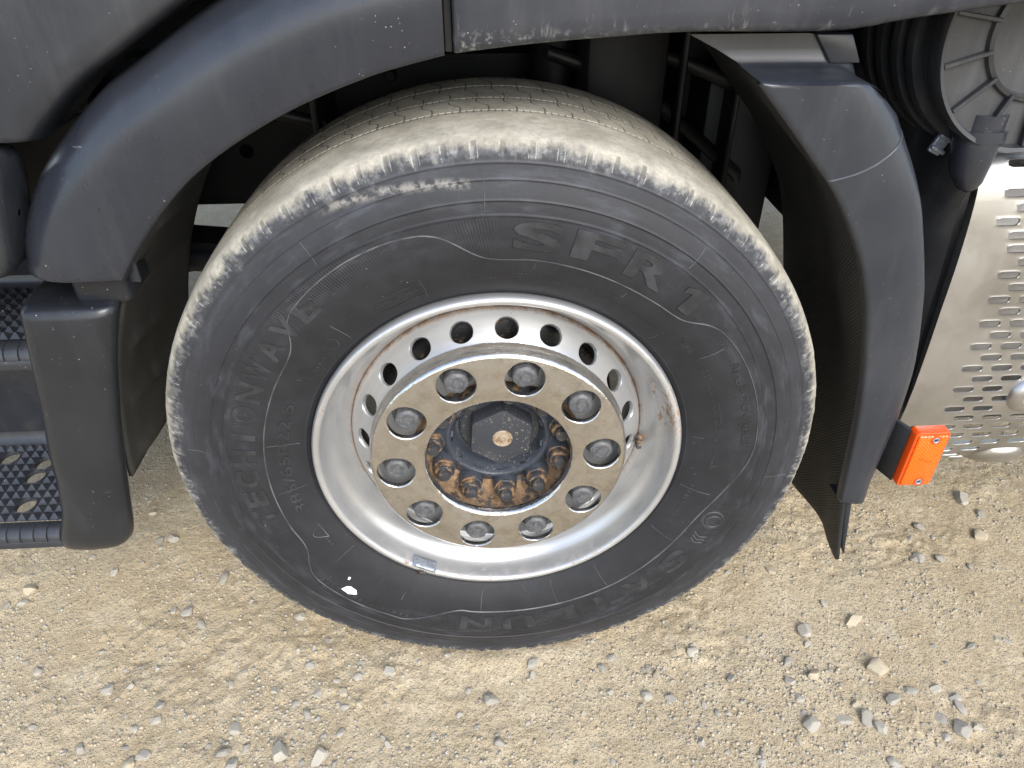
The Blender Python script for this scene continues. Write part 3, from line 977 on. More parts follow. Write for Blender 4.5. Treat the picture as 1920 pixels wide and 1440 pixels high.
g.rev([(e1, ri), (e1 + .0002, ri - .003), (e1 + .0014, ri - .0055), (e1 + .004, ri - .0078), (e1 + .008, ri - .0092), (e1 + .014, ri - .0096)], 220)
ring = obj('trim_ring', g.mesh('trim_ring', M['chrome'], 60, recalc=False), wheel)
bm = bmesh.new(); bm.from_mesh(ring.data); bmesh.ops.remove_doubles(bm, verts=bm.verts, dist=2e-4); bmesh.ops.recalc_face_normals(bm, faces=bm.faces); bm.to_mesh(ring.data); bm.free()
ring.data.set_sharp_from_angle(angle=R(60))

# ---- wheel nuts under grey caps
def hexagon(r, y, n=6, rot=0, rnd=0.0):
    out = []
    for k in range(n):
        a_ = R(rot) + 2 * math.pi * k / n
        if rnd:
            for d_ in (-rnd, rnd):
                out.append((r * math.sin(a_ + d_), y, r * math.cos(a_ + d_)))
        else:
            out.append((r * math.sin(a_), y, r * math.cos(a_)))
    return out
def nut_mesh():
    g = G()
    rows = [hexagon(.0255, .001, rnd=.22), hexagon(.0262, -.0035, rnd=.26), hexagon(.0205, -.0045, rnd=.10), hexagon(.0202, -.0220, rnd=.10), hexagon(.0186, -.0262, rnd=.16), hexagon(.0150, -.0285, rnd=.26)]
    g.grid(rows, wrap_v=True)
    g.rev([(-.0283, .0148), (-.0290, .0135), (-.0290, .0118), (-.0276, .0110), (-.0276, .0065), (-.0292, .0058), (-.0292, .0001)], 24)
    return g.mesh('wheel_nut', M['nut'], 32)
nm = nut_mesh()
for k in range(10):
    a_ = R(13.9 + k * 36)
    obj('wheel_nut', nm, wheel, (Rc * math.sin(a_), -.1412, Rc * math.cos(a_)), (0, a_ + R(7 * (k % 3)), 0))

# ---- hub
g = G().rev([(-.040, .139), (-.088, .139), (-.090, .128), (-.094, .112), (-.0985, .101), (-.1030, .096), (-.1080, .0905), (-.1105, .0865), (-.1105, .0825), (-.1075, .0795),
             (-.082, .0745), (-.077, .070), (-.077, .0)], 120)
obj('hub', g.mesh('hub', M['hub'], 40), wheel)
g = G().rev([(-.1425, .1412), (-.1400, .1372), (-.1300, .1335), (-.1120, .1290), (-.1010, .1215), (-.0965, .1120), (-.0940, .106)], 96)
obj('rust_ring', g.mesh('rust_ring', M['rust'], 60), wheel)
g = G()
rows = [hexagon(.0575, -.076, rot=4, rnd=.05), hexagon(.0575, -.1130, rot=4, rnd=.05), hexagon(.0558, -.1160, rot=4, rnd=.05), hexagon(.052, -.1172, rot=4, rnd=.06)]
g.grid(rows, wrap_v=True)
n_ = len(rows[0]); g.f.append(tuple(3 * n_ + k for k in range(n_)))
g.rev([(-.076, .0715), (-.083, .0705), (-.085, .067), (-.085, .05)], 60)
capo = obj('hub_cap', g.mesh('hub_cap', M['cap'], 28), wheel, (.006, 0, .004))
g = G().rev([(-.1165, .0172), (-.1188, .0168), (-.1196, .0155), (-.1188, .0110), (-.1188, .0082), (-.1202, .0074), (-.1202, .0052), (-.1175, .0046), (-.1175, 0.0)], 48)
obj('centre_washer', g.mesh('centre_washer', M['washer'], 40), wheel, (.008, 0, .004))
# bolts on bosses
gb = G().rev([(-.088, .0235), (-.1140, .0205), (-.1175, .0188), (-.1175, .010)], 24)
gb.add([(-.0175, -.098, .008), (.0175, -.098, .008), (.010, -.104, -.034), (-.010, -.104, -.034), (-.013, -.1145, .002), (.013, -.1145, .002), (0.0, -.106, -.032)],
       [(0, 4, 6, 3), (1, 2, 6, 5), (4, 5, 6), (0, 1, 5, 4)])
mb = gb.mesh('hub_boss', M['hub'], 35)
g2 = G().rev([(-.1170, .0192), (-.1205, .0192), (-.1215, .0175), (-.1215, .0150)], 28)
g2.grid([hexagon(.0172, -.1210, 6, 0, .12), hexagon(.0172, -.1310, 6, 0, .12), hexagon(.0155, -.1335, 6, 0, .2), hexagon(.0115, -.1340, 6, 0, .3)], wrap_v=True)
m2 = g2.mesh('hub_nut', M['bolt'], 35)
g3 = G().rev([(-.1310, .0112), (-.1435, .0110), (-.1460, .0094), (-.1460, 0.0)], 24)
m3 = g3.mesh('stud_end', M['bolt_tip'], 35)
rb = random.Random(5)
for k in range(11):
    a_ = R(173.5 + k * 360 / 11)
    pos = (.1085 * math.sin(a_), 0, .1085 * math.cos(a_))
    obj('hub_boss', mb, wheel, pos, (0, a_, 0))
    obj('hub_nut', m2, wheel, pos, (0, a_ + rb.uniform(0, 1), 0))
    obj('stud_end', m3, wheel, (pos[0], rb.uniform(-.002, .003), pos[2]))
# crusted key plate between two bolts
pl = rbox('lock_plate', -.022, .022, -.004, .004, -.007, .007, M['bolt'], .0025, 2)
a_ = R(156)
obj('lock_plate', pl, wheel, (.127 * math.sin(a_), -.106, .127 * math.cos(a_)), (R(10), a_ - R(70), R(-8)))

# ---- valve, balance weight, sticker
g = G().tube([(0, 0, 0), (0, -.010, 0), (0, -.011, 0), (0, -.034, 0)], [.0075, .0075, .0042, .0042], 14)
g.tube([(0, -.034, 0), (0, -.047, 0), (0, -.050, 0)], [.0054, .0054, .003], 10)
g.tube([(0, -.010, 0), (0, -.016, 0)], [.0088, .0088], 6)
a_ = R(95.5)
obj('valve_stem', g.mesh('valve_stem', M['bolt'], 35), wheel, (.2485 * math.sin(a_), -.090, .2485 * math.cos(a_)), (R(-16), 0, R(-12)))

def on_lip(u, s_):
    """point on the rim lip: u metres along, s across"""
    prof_ = [(-.147, .2835), (-.158, .2845), (-.166, .2860), (-.1712, .2885), (-.1730, .2925), (-.1728, .297), (-.170, .3005), (-.166, .303)]
    P_ = np.array(prof_)
    L_ = np.concatenate([[0], np.cumsum(np.linalg.norm(np.diff(P_, axis=0), axis=1))])
    return float(np.interp(s_, L_, P_[:, 0])), float(np.interp(s_, L_, P_[:, 1]))
rows = []
nu_, nv_ = 15, 12
for i in range(nu_ + 1):
    u = -1 + 2 * i / nu_
    row = []
    for j in range(nv_ + 1):
        v = j / nv_
        y_, r_ = on_lip(0, .002 + .024 * v)
        bulge = .0095 * (max(0, 1 - u ** 8)) ** .5 * (max(0, 1 - (2 * v - 1) ** 8)) ** .5 - .0005
        a_ = R(-151) + u * .0235 / .29
        row.append(((r_ - bulge * .8) * math.sin(a_), y_ - bulge * .7, (r_ - bulge * .8) * math.cos(a_)))
    rows.append(row)
obj('balance_weight', G().grid(rows).mesh('balance_weight', M['zinc'], 60), wheel)
rows = []
for i in range(7):
    a_ = R(-151) + (-1 + i / 3) * .0065 / .3
    rows.append([(r_ * math.sin(a_), y_, r_ * math.cos(a_)) for (y_, r_) in ((-.1700, .2925), (-.1768, .2950), (-.1760, .2985), (-.1735, .3020), (-.1675, .3055), (-.160, .3060))])
wc = obj('weight_clip', G().grid(rows).mesh('weight_clip', M['bolt'], 60), wheel)
def patch(name, poly, mat, lift=.0007):
    v = [on_side(a_, r_, lift) for a_, r_ in poly] + [on_side(a_, r_, -.0004) for a_, r_ in poly]
    n = len(poly)
    f = [tuple(range(n))] + [(k, (k + 1) % n, n + (k + 1) % n, n + k) for k in range(n)]
    return obj(name, G().add(v, f).mesh(name, mat, 30), wheel)
patch('white_sticker', [(-137.2, .3880), (-138.2, .3960), (-137.4, .3995), (-136.2, .4040), (-133.7, .4010), (-134.2, .3905), (-135.0, .3860)], M['sticker'])
patch('sticker_scrap', [(-133.0, .3690), (-133.3, .3750), (-132.7, .3755), (-132.4, .3700)], M['sticker'])

# ================================================================== BODY
YFD = -0.165
def loft(name, inner, outer, section, mat, parent, n=70, smooth=60, y=YFD, yfun=None):
    """panel between two (x, z) edge curves; section = [(t, dy)] across from inner to outer edge"""
    A = resample(inner, n)
    B = resample(outer, n)
    rows = []
    for i in range(n):
        u = i / (n - 1)
        y0 = y if yfun is None else yfun(u)
        rows.append([(A[i, 0] + (B[i, 0] - A[i, 0]) * t_, y0 + dy, A[i, 1] + (B[i, 1] - A[i, 1]) * t_) for (t_, dy) in section])
    return rows

# ---- front wheel-arch fender
arch_in = [(-0.4993, 0.8486), (-0.4898, 0.8623), (-0.4635, 0.8960), (-0.4256, 0.9381), (-0.3856, 0.9760), (-0.3435, 1.0065), (-0.2919, 1.0370), (-0.2299, 1.0675), (-0.1509, 1.0970), (-0.1015, 1.1107), (-0.0562, 1.1212)]
arch_out = [(-0.6350, 0.8539), (-0.6287, 0.8844), (-0.6130, 0.9192), (-0.5795, 0.9686), (-0.5439, 1.0075), (-0.5052, 1.0433), (-0.4643, 1.0760), (-0.4224, 1.1012), (-0.3793, 1.1275), (-0.3382, 1.1517), (-0.2856, 1.1791), (-0.1983, 1.2138), (-0.0562, 1.2475)]
sec = [(.012, .042), (.004, .030), (0, .010), (.004, .004), (.02, .001), (.05, 0), (.2, -.004), (.4, -.007), (.55, -.0075), (.66, -.0055), (.75, -.002), (.83, .005), (.905, .014), (.965, .025), (1.02, .039), (1.06, .056), (1.08, .078), (1.085, .12)]
rows = loft('fender', arch_in, arch_out, sec, M['fender'], truck, 90)
# round the lower end: pull the first rows in and close
first = rows[0]
pre = []
for dz, sh in ((-.0045, .020), (-.0040, .009), (-.0025, .003)):
    cx = sum(p[0] for p in first) / len(first)
    pre.append([(cx + (p[0] - cx) * (1 - sh * .6), p[1] + sh, p[2] + dz) for p in first])
rows = [[(p[0], p[1] + .05, p[2]) for p in pre[0]]] + pre + rows
fender = obj('front_fender', G().grid(rows).mesh('front_fender', M['fender'], 60), truck)
# seam strip between fender and skirt
obj('seam_strip', rbox('seam_strip', -.0555, -.0470, -.155, -.105, 1.124, 1.42, M['under'], .001, 1), truck)

# ---- side skirt behind the seam
low = [(-0.0457, 1.1223), (0.0469, 1.1317), (0.1385, 1.1380), (0.2248, 1.1423), (0.4005, 1.1423), (0.4805, 1.1528), (0.6141, 1.1696), (0.7909, 1.1896), (1.1066, 1.2159)]
high = [(-.045, 1.44), (.043, 1.44), (.130, 1.44), (.212, 1.44), (.379, 1.44), (.455, 1.44), (.582, 1.44), (.75, 1.44), (1.05, 1.44)]
sec = [(.02, .045), (.004, .035), (0, .018), (.002, .008), (.010, .003), (.03, .0005), (.08, -.001), (.3, -.003), (.7, -.003), (1, .0), (1, .04)]
rows = loft('skirt', low, high, sec, None, truck, 60)
rows = [[(p[0] + .002, p[1] + .04, p[2]) for p in rows[0]], [(p[0], p[1] + .004, p[2]) for p in rows[0]], [(p[0] + .003, p[1], p[2]) for p in rows[0]]] + rows[1:]
obj('side_skirt', G().grid(rows).mesh('side_skirt', M['skirt'], 60), truck)
# the fender end at the seam, same plane, rising above the photo's edge
rows = [[(x_, YFD + dy, z_) for (x_, dy) in ((-.058, .05), (-.058, .004), (-.060, 0), (-.19, .0), (-.33, .002), (-.40, .05))] for z_ in (1.246, 1.3, 1.44)]

# ---- door panel above the fender, following its arch with a dark gap
AO = resample(arch_out, 40)
door_edge = []
for i in range(2, 40):
    if AO[i, 1] < 1.0:
        continue
    d_ = AO[min(i + 1, 39)] - AO[i - 1]
    L_ = math.hypot(*d_)
    door_edge.append((AO[i, 0] - d_[1] / L_ * .024, AO[i, 1] + d_[0] / L_ * .024))
left_edge = [(-1.55, z_) for (x_, z_) in door_edge]
sec = [(0, .13), (0, .035), (.001, .020), (.004, .010), (.010, .004), (.02, .001), (.05, 0), (.2, -.002), (.6, -.004), (1, 0), (1, .1)]
rows = loft('door', door_edge, left_edge, sec, None, truck, 60, y=-.155)
top_row = [(p[0], p[1], 1.9) for p in rows[-1]]
rows.append(top_row)
bot = [(p[0], p[1] + .10, p[2] - .004) for p in rows[0]]
rows = [bot, [(p[0], p[1] + .015, p[2] - .004) for p in rows[0]]] + rows
obj('door_panel', G().grid(rows).mesh('door_panel', M['door'], 60), truck)
# cab shell over everything, out of the frame but shading the wheel well as it does in the place
obj('cab_body', rbox('cab_body', -1.50, .95, -.13, 2.18, 1.46, 3.2, M['door'], .08, 4), truck)
obj('cab_floor', rbox('cab_floor', -1.46, 1.02, -.03, 2.10, 1.235, 1.45, M['under'], .02, 2), truck)
obj('inner_arch', rbox('inner_arch', -.70, .20, -.08, .30, 1.195, 1.225, M['under'], .005, 2), truck)

# ---- rear half mudguard
rin = [(0.3205, 1.0838), (0.3763, 1.0254), (0.4142, 0.9844), (0.4531, 0.9413), (0.4900, 0.8865), (0.5163, 0.8381), (0.5363, 0.7897), (0.5489, 0.7497), (0.5731, 0.6529), (0.5889, 0.5635), (0.5973, 0.4898), (0.6026, 0.4372), (0.6089, 0.3751)]
rout = [(0.4815, 1.0849), (0.4963, 1.0654), (0.5194, 1.0296), (0.5594, 0.9676), (0.5815, 0.9265), (0.6015, 0.8771), (0.6226, 0.8181), (0.6373, 0.7687), (0.6583, 0.6687), (0.6636, 0.5845), (0.6615, 0.5003), (0.6573, 0.4266), (0.6583, 0.3740)]
sec = [(.016, .022), (.004, .016), (.0, .009), (.006, .003), (.03, .0005), (.08, 0), (.3, -.004), (.55, -.006), (.74, -.004), (.85, .000), (.925, .006), (.98, .014), (1.02, .025), (1.05, .041), (1.07, .065), (1.075, .10)]
rows = loft('guard', rin, rout, sec, None, truck, 170)
seam_rows = []
Tn = [q_[0] for q_ in sec]
def guard_pt(u, t_):
    fi = min(max(u * 169, 0), 168.999)
    i0, fr = int(fi), fi - int(fi)
    out = []
    for c_ in range(3):
        va = np.interp(t_, Tn[2:], [p[c_] for p in rows[i0][2:]])
        vb = np.interp(t_, Tn[2:], [p[c_] for p in rows[i0 + 1][2:]])
        out.append(va * (1 - fr) + vb * fr)
    return out
for k in range(40):
    t_ = .005 + 1.03 * k / 39
    uu = .210 - .105 * t_ + .012 * math.sin(t_ * 3.1)
    row = []
    for du, lift in ((-.0024, .001), (-.0013, -.0017), (.0, -.0022), (.0012, -.0004), (.0030, .001)):
        p = guard_pt(uu + du, t_)
        row.append((p[0], p[1] + lift, p[2]))
    seam_rows.append(row)
obj('guard_seam', G().grid(seam_rows).mesh('guard_seam', M['rib_grey'], 60), truck)
last = rows[-1]
rows += [[(p[0], p[1] + .004, p[2] - .003) for p in last], [(p[0], p[1] + .014, p[2] - .004) for p in last], [(p[0] * 1.0, p[1] + .05, p[2] - .002) for p in last]]
# over the crease: rounded edge, then the shelf running back to the wall under the skirt
def shelf_row(x0, x1, y_, z_, yx=0):
    f0 = rows0[0][0]
    return [(x0 + (x1 - x0) * t_, y_ + max(0, dy - .02) * .6, z_) for (t_, dy) in sec]
rows0 = rows
pre = [shelf_row(.247, .452, -.092, 1.1290), shelf_row(.283, .462, -.0925, 1.1120), shelf_row(.313, .470, -.094, 1.0960), shelf_row(.3175, .473, -.100, 1.0912), shelf_row(.3190, .476, -.130, 1.0892), shelf_row(.3205, .479, -.156, 1.0880), shelf_row(.3212, .480, -.1635, 1.0862)]
for i, row in enumerate(pre):
    for j, (t_, dy) in enumerate(sec):
        k_ = max(0, (t_ - .72) / .28)
        row[j] = (row[j][0], row[j][1], row[j][2] - .016 * k_ ** 2.2)
for i in range(12):
    for j, (t_, dy) in enumerate(sec):
        k_ = max(0, (t_ - .72) / .28)
        p = rows[i][j]
        rows[i][j] = (p[0], p[1], p[2] - .016 * k_ ** 2.2 * (1 - i / 12))
rows = pre + rows
obj('rear_mudguard', G().grid(rows).mesh('rear_mudguard', M['guard'], 60), truck)
# bracket pad on the shelf, under the skirt
g = G()
q4 = [(.405, 1.129), (.432, 1.0945), (.472, 1.0940), (.453, 1.129)]
g.add([(x_, -.0990, z_) for x_, z_ in q4] + [(x_, -.088, z_) for x_, z_ in q4], [(0, 1, 2, 3), (0, 4, 5, 1), (1, 5, 6, 2), (2, 6, 7, 3), (3, 7, 4, 0), (4, 7, 6, 5)])
obj('guard_bracket', bevelled(g.mesh('guard_bracket', M['guard'], 40), .003, 2), truck)

# ---- inner liners
def liner(name, edge, y0, y1, mat, ribs, grow=0.0, n=60, m=26):
    E = resample(edge, n)
    rows = []
    for i in range(n):
        row = []
        u = i / (n - 1)
        dx, dz = E[min(i + 1, n - 1)] - E[max(i - 1, 0)]
        L = math.hypot(dx, dz)
        nxv, nzv = dz / L, -dx / L
        for j in range(m):
            v = j / (m - 1)
            dd = ribs(u, v)
            row.append((E[i, 0] + nxv * (dd + grow * v), y0 + (y1 - y0) * v, E[i, 1] + nzv * (dd + grow * v)))
        rows.append(row)
    return solid(obj(name, G().grid(rows).mesh(name, mat, 50), truck), .007, 0)
front_edge = [(-.30, 1.060), (-.36, 1.012), (-.42, .960), (-.47, .900), (-.515, .830), (-.556, .740), (-.588, .640), (-.606, .550), (-.614, .500), (-.618, .462)]
def ribs_front(u, v):
    d = 0
    for k in range(6):
        c_ = .18 + k * .155 + .10 * v
        d += .007 * max(0, 1 - abs(u - c_) / .022) ** .5 * (1 if .12 < v < .9 else 0)
    return -d
liner('front_liner', front_edge, -.120, .235, M['liner'], ribs_front)
rear_edge = [(0.3174, 1.0738), (0.3826, 1.0139), (0.4247, 0.9739), (0.4710, 0.9192), (0.5068, 0.8581), (0.5405, 0.7739), (0.5678, 0.6845), (0.5889, 0.5845), (0.6015, 0.4898), (0.6120, 0.4056), (0.6247, 0.3214), (0.6462, 0.2050)]
def ribs_rear(u, v):
    d = (.008 * math.sin(v * 9 + 2.2 * u) + .004 * math.sin(u * 17 + 5 * v)) * min(1, v * 4) * min(1, u * 3)
    return d
liner('mud_flap', [(x_ + .011, z_) for x_, z_ in rin if z_ > .90] + [(x_ + .007, z_) for x_, z_ in rear_edge if z_ < .88], -.150, .235, M['flap'], ribs_rear, grow=-.010)
# stiffening strip on the flap's outer edge, torn at its end
rows = [[(.622 + .0045 * k, -.146, .385 - .0215 * k), (.634 + .0040 * k, -.148, .385 - .0235 * k), (.640 + .0036 * k, -.140, .385 - .023 * k)] for k in range(8)]
solid(obj('flap_edge_strip', G().grid(rows).mesh('flap_edge_strip', M['guard'], 50), truck), .003, 0)

# ---- step fairing (pillar between the steps and the wheel)
zs = [0.3277, 0.3319, 0.3404, 0.3530, 0.3698, 0.3951, 0.4288, 0.4898, 0.5529, 0.6266, 0.7055, 0.7634, 0.7897, 0.7992, 0.8044, 0.8065]
xl = [-0.7606, -0.7606, -0.7596, -0.7564, -0.7522, -0.7417, -0.7290, -0.7164, -0.7069, -0.6912, -0.6764, -0.6659, -0.6617, -0.6596, -0.6564, -0.6522]
xr = [-0.6803, -0.6613, -0.6487, -0.6382, -0.6297, -0.6234, -0.6171, -0.6055, -0.5929, -0.5761, -0.5561, -0.5382, -0.5298, -0.5266, -0.5282, -0.5308]
yf = [-0.1503, -0.1587, -0.1650, -0.1692, -0.1713, -0.1724, -0.1724, -0.1713, -0.1708, -0.1692, -0.1682, -0.1671, -0.1666, -0.1639, -0.1587, -0.1503]
rows = []
for z_, a_, b_, y_ in zip(zs, xl, xr, yf):
    wd = b_ - a_
    rows.append([(a_ - .010, .11, z_), (a_ - .006, .0, z_), (a_ - .002, y_ + .040, z_), (a_ + .0, y_ + .022, z_), (a_ + .004, y_ + .010, z_), (a_ + .012, y_ + .003, z_), (a_ + .024, y_, z_), (a_ + wd * .5, y_ - .002, z_),
                 (b_ - .024, y_, z_), (b_ - .012, y_ + .003, z_), (b_ - .004, y_ + .010, z_), (b_, y_ + .020, z_), (b_ - .003, y_ + .030, z_), (b_ - .012, y_ + .050, z_), (b_ - .050, y_ + .10, z_)])
mid = lambda row, f, z_: [(sum(p[0] for p in row) / len(row) * (1 - f) + p[0] * f, p[1] * f + (-.06) * (1 - f), z_) for p in row]
rows = [mid(rows[0], .05, zs[0] - .002), mid(rows[0], .8, zs[0] - .0015)] + rows + [mid(rows[-1], .85, zs[-1] + .001), mid(rows[-1], .05, zs[-1] + .002)]
obj('step_fairing', G().grid(rows).mesh('step_fairing', M['fairing'], 60), truck)
# neck of the fairing going up behind the fender's end
obj('fairing_neck', rbox('fairing_neck', -.5834, -.5077, -.144, -.06, .801, .911, M['fairing'], .010, 4), truck)
obj('fairing_tab', rbox('fairing_tab', -.5129, -.4938, -.1292, -.1228, .826, .879, M['guard'], .004, 2), truck)

# ---- steps
def step_tread(name, x0, x1, y0, y1, z, cell, holes, parent):
    nx_ = int(round((x1 - x0) / cell))
    ny_ = int(round((y1 - y0) / cell))
    cx, cy = (x1 - x0) / nx_, (y1 - y0) / ny_
    g = G()
    used = set()
    for (hx, hy) in holes:
        i0 = int((hx - x0) / cx - 1 + .5)
        j0 = int((hy - y0) / cy - 1 + .5)
        if i0 < 0 or j0 < 0 or i0 + 2 > nx_ or j0 + 2 > ny_:
            continue
        blk = [(i0 + a, j0 + b) for a in range(2) for b in range(2)]
        for c_ in blk:
            used.add(c_)
        u0, u1, v0, v1 = x0 + i0 * cx, x0 + (i0 + 2) * cx, y0 + j0 * cy, y0 + (j0 + 2) * cy
        mx, my = (u0 + u1) / 2, (v0 + v1) / 2
        _, H, B = hole_cell(u0, u1, v0, v1, mx, my, .0145, .0145, 0, 32)
        rows = []
        for tt, dz, sc in ((0, -.005, 1), (0, -.001, 1), (0, .0022, 1.06), (.3, .0022, 1), (.7, .0008, 1), (1, 0, 1)):
            row = []
            for h_, b_ in zip(H, B):
                # ellipse leaning with the plate
                ex, ey = (h_[0] - mx) * 1.08, (h_[1] - my) * 1.22
                hx_, hy_ = mx + (ex + ey * .05) * sc, my + ey * sc
                row.append((hx_ + (b_[0] - hx_) * tt, hy_ + (b_[1] - hy_) * tt, z + dz))
            rows.append(row)
        g.grid(rows, wrap_v=True)
    for i in range(nx_):
        for j in range(ny_):
            if (i, j) in used:
                continue
            u0, u1, v0, v1 = x0 + i * cx, x0 + (i + 1) * cx, y0 + j * cy, y0 + (j + 1) * cy
            mx, my = (u0 + u1) / 2, (v0 + v1) / 2
            e = .0014
            tp = .0012
            V_ = [(u0, v0, z), (u1, v0, z), (u1, v1, z), (u0, v1, z), (u0 + e, v0 + e, z), (u1 - e, v0 + e, z), (u1 - e, v1 - e, z), (u0 + e, v1 - e, z),
                  (mx - tp, my - tp, z + .0088), (mx + tp, my - tp, z + .0088), (mx + tp, my + tp, z + .0088), (mx - tp, my + tp, z + .0088)]
            g.add(V_, [(0, 1, 5, 4), (1, 2, 6, 5), (2, 3, 7, 6), (3, 0, 4, 7), (4, 5, 9, 8), (5, 6, 10, 9), (6, 7, 11, 10), (7, 4, 8, 11), (8, 9, 10, 11)])
    return obj(name, g.mesh(name, M['step'], 15, recalc=False), parent)

def nosing(name, x0, x1, y, z, cell, h, parent):
    """front edge of a step: rounded, cut into blocks by small grooves"""
    P_ = [(0.012, 0.000), (.004, .0015), (-.004, .0005), (-.011, -.004), (-.016, -.011), (-.018, -.020), (-.0165, -.0215), (-.0175, -.023), (-.018, -h), (-.012, -h - .004), (.02, -h - .005)]
    rows = []
    n = int(round((x1 - x0) / cell))
    for i in range(n):
        u0 = x0 + i * cell
        for f_, dp in ((0, -.0022), (.07, -.0022), (.12, .001), (.5, .0018), (.88, .001), (.93, -.0022)):
            row = []
            for k, (dy, dz) in enumerate(P_):
                a = dp if k in (1, 2, 3, 4, 5) else 0
                row.append((u0 + f_ * cell, y + dy - a * .7, z + dz + a * .5))
            rows.append(row)
    return obj(name, G().grid(rows).mesh(name, M['step'], 40), parent)

lower = empty('lower_step', (0, 0, 0), truck)
holes = [(-.943, .049), (-.868, .045), (-.861, -.007), (-.853, -.068), (-1.00, -.01), (-1.01, -.068), (-1.07, .045), (-1.14, -.01), (-1.15, -.068)]
step_tread('step_tread', -1.366, -.735, -.1155, .095, .3635, .0185, holes, lower)
nosing('step_nosing', -1.366, -.7235, -.1313, .3651, .0225, .034, lower)
obj('step_riser', rbox('step_riser', -1.37, -.693, .1034, .130, .353, .69, M['step'], .008, 3), lower)
obj('step_underside', rbox('step_underside', -1.37, -.757, -.125, -.105, .325, .350, M['step'], .004, 2), lower)
g = G().grid([[(x_, .078, .3625), (x_, .092, .3675), (x_, .102, .382), (x_, .105, .405)] for x_ in (-1.37, -1.0, -.715)])
obj('step_cove', g.mesh('step_cove', M['step'], 60), lower)
upper = empty('upper_step', (0, 0, 0), truck)
step_tread('step_tread', -1.345, -.672, -.047, .121, .6918, .0185, [], upper)
nosing('step_nosing', -1.345, -.672, -.0629, .6934, .0225, .037, upper)
obj('step_riser', rbox('step_riser', -1.37, -.630, .1297, .155, .6845, 1.00, M['step'], .008, 3), upper)
g = G().grid([[(x_, .108, .691), (x_, .121, .696), (x_, .129, .709), (x_, .131, .732)] for x_ in (-1.37, -1.0, -.63)])
obj('step_cove', g.mesh('step_cove', M['step'], 60), upper)
obj('step_underside', rbox('step_underside', -1.345, -.677, -.065, .13, .650, .668, M['step'], .006, 2), upper)
# rounded lower end of the door sill, with highlights along its top
g = G()
rows = []
for (dx, sc) in ((-.70, 1), (-.30, 1), (-.060, 1), (-.030, .985), (-.012, .93), (-.003, .80), (0, .55), (.001, .05)):
    row = []
    for k in range(28):
        a_ = 2 * math.pi * k / 28
        ca, sa = math.cos(a_), math.sin(a_)
        yy = -.142 + .050 * math.copysign(abs(ca) ** .6, ca) * sc
        zz = .937 + .086 * math.copysign(abs(sa) ** .45, sa) * sc
        row.append((-.612 + dx - (.937 - zz) * .26, yy, zz))
    rows.append(row)
g.grid(rows, wrap_v=True)
obj('door_sill', g.mesh('door_sill', M['step'], 70), truck)
obj('inner_panel', rbox('inner_panel', -.76, -.56, .02, .04, .80, 1.08, M['olive'], .004, 2), truck)

# ---- marker lamp
lamp = empty('marker_lamp', (.713, -.1808, .4856), truck)
lamp['label'] = 'orange rectangular side marker lamp on a black bracket'
def plate(w_, h_, r_, levels, n=6):
    """stacked rounded rectangles in XZ at (inset, y)"""
    rows = []
    for ins, y_ in levels:
        a, b, rr2 = w_ / 2 - ins, h_ / 2 - ins, max(r_ - ins, .001)
        row = []
        for qx, qz, s_ in ((1, 1, 0), (-1, 1, 90), (-1, -1, 180), (1, -1, 270)):
            for k in range(n + 1):
                aa = R(s_ + 90 * k / n)
                row.append((qx * (a - rr2) + rr2 * math.cos(aa), y_, qz * (b - rr2) + rr2 * math.sin(aa)))
        rows.append(row)
    g = G().grid(rows, wrap_v=True)
    m = len(rows[0])
    g.f.append(tuple((len(rows) - 1) * m + k for k in range(m)))
    return g
g = plate(.061, .118, .008, [(0, .016), (0, .002), (.0015, -.002), (.004, -.0032), (.0055, -.003)])
obj('lamp_rim', g.mesh('lamp_rim', M['lens_rim'], 40), lamp)
g = plate(.050, .107, .004, [(0, .002), (0, -.0048), (.0012, -.0062), (.002, -.0066)])
obj('lens', g.mesh('lens', M['lens'], 40), lamp)
for dz in (.0455, -.0455):
    g = G().rev([(-.0050, .0058), (-.0078, .0056), (-.0084, .0042), (-.0078, .0034), (-.0066, .0030), (-.0066, 0)], 20)
    obj('lens_screw', g.mesh('lens_screw', M['zinc'], 40), lamp, (.004, 0, dz))
    g = G().rev([(-.0055, .0088), (-.0072, .0086), (-.0074, .0068), (-.0060, .0062)], 24)
    obj('screw_ring', g.mesh('screw_ring', M['lens_rim'], 40), lamp, (.004, 0, dz))
g = G()
for a0_, a1_, r0_ in ((0, 180, .0085), (180, 360, .0085)):
    pass
rows = [[(-.012 + .024 * k / 12, -.0068 - .0004, .002 + .0035 * math.sin(math.pi * 2 * k / 12) + d_) for d_ in (-.0008, .0008)] for k in range(13)]
obj('lens_mark', G().grid(rows).mesh('lens_mark', M['lens_rim'], 40), lamp)
br = G().box(-.024, .026, .016, .026, -.052, .052)
br.add([(-.052, .060, .058), (-.052, .060, -.050), (-.026, .018, -.056), (-.026, .018, .054), (-.056, .050, .060), (-.056, .050, -.050), (-.033, .008, -.057), (-.033, .008, .055)],
       [(0, 1, 2, 3), (4, 7, 6, 5), (0, 3, 7, 4), (1, 5, 6, 2), (3, 2, 6, 7), (0, 4, 5, 1)])
obj('lamp_bracket', bevelled(br.mesh('lamp_bracket', M['chassis']), .002, 2), lamp)

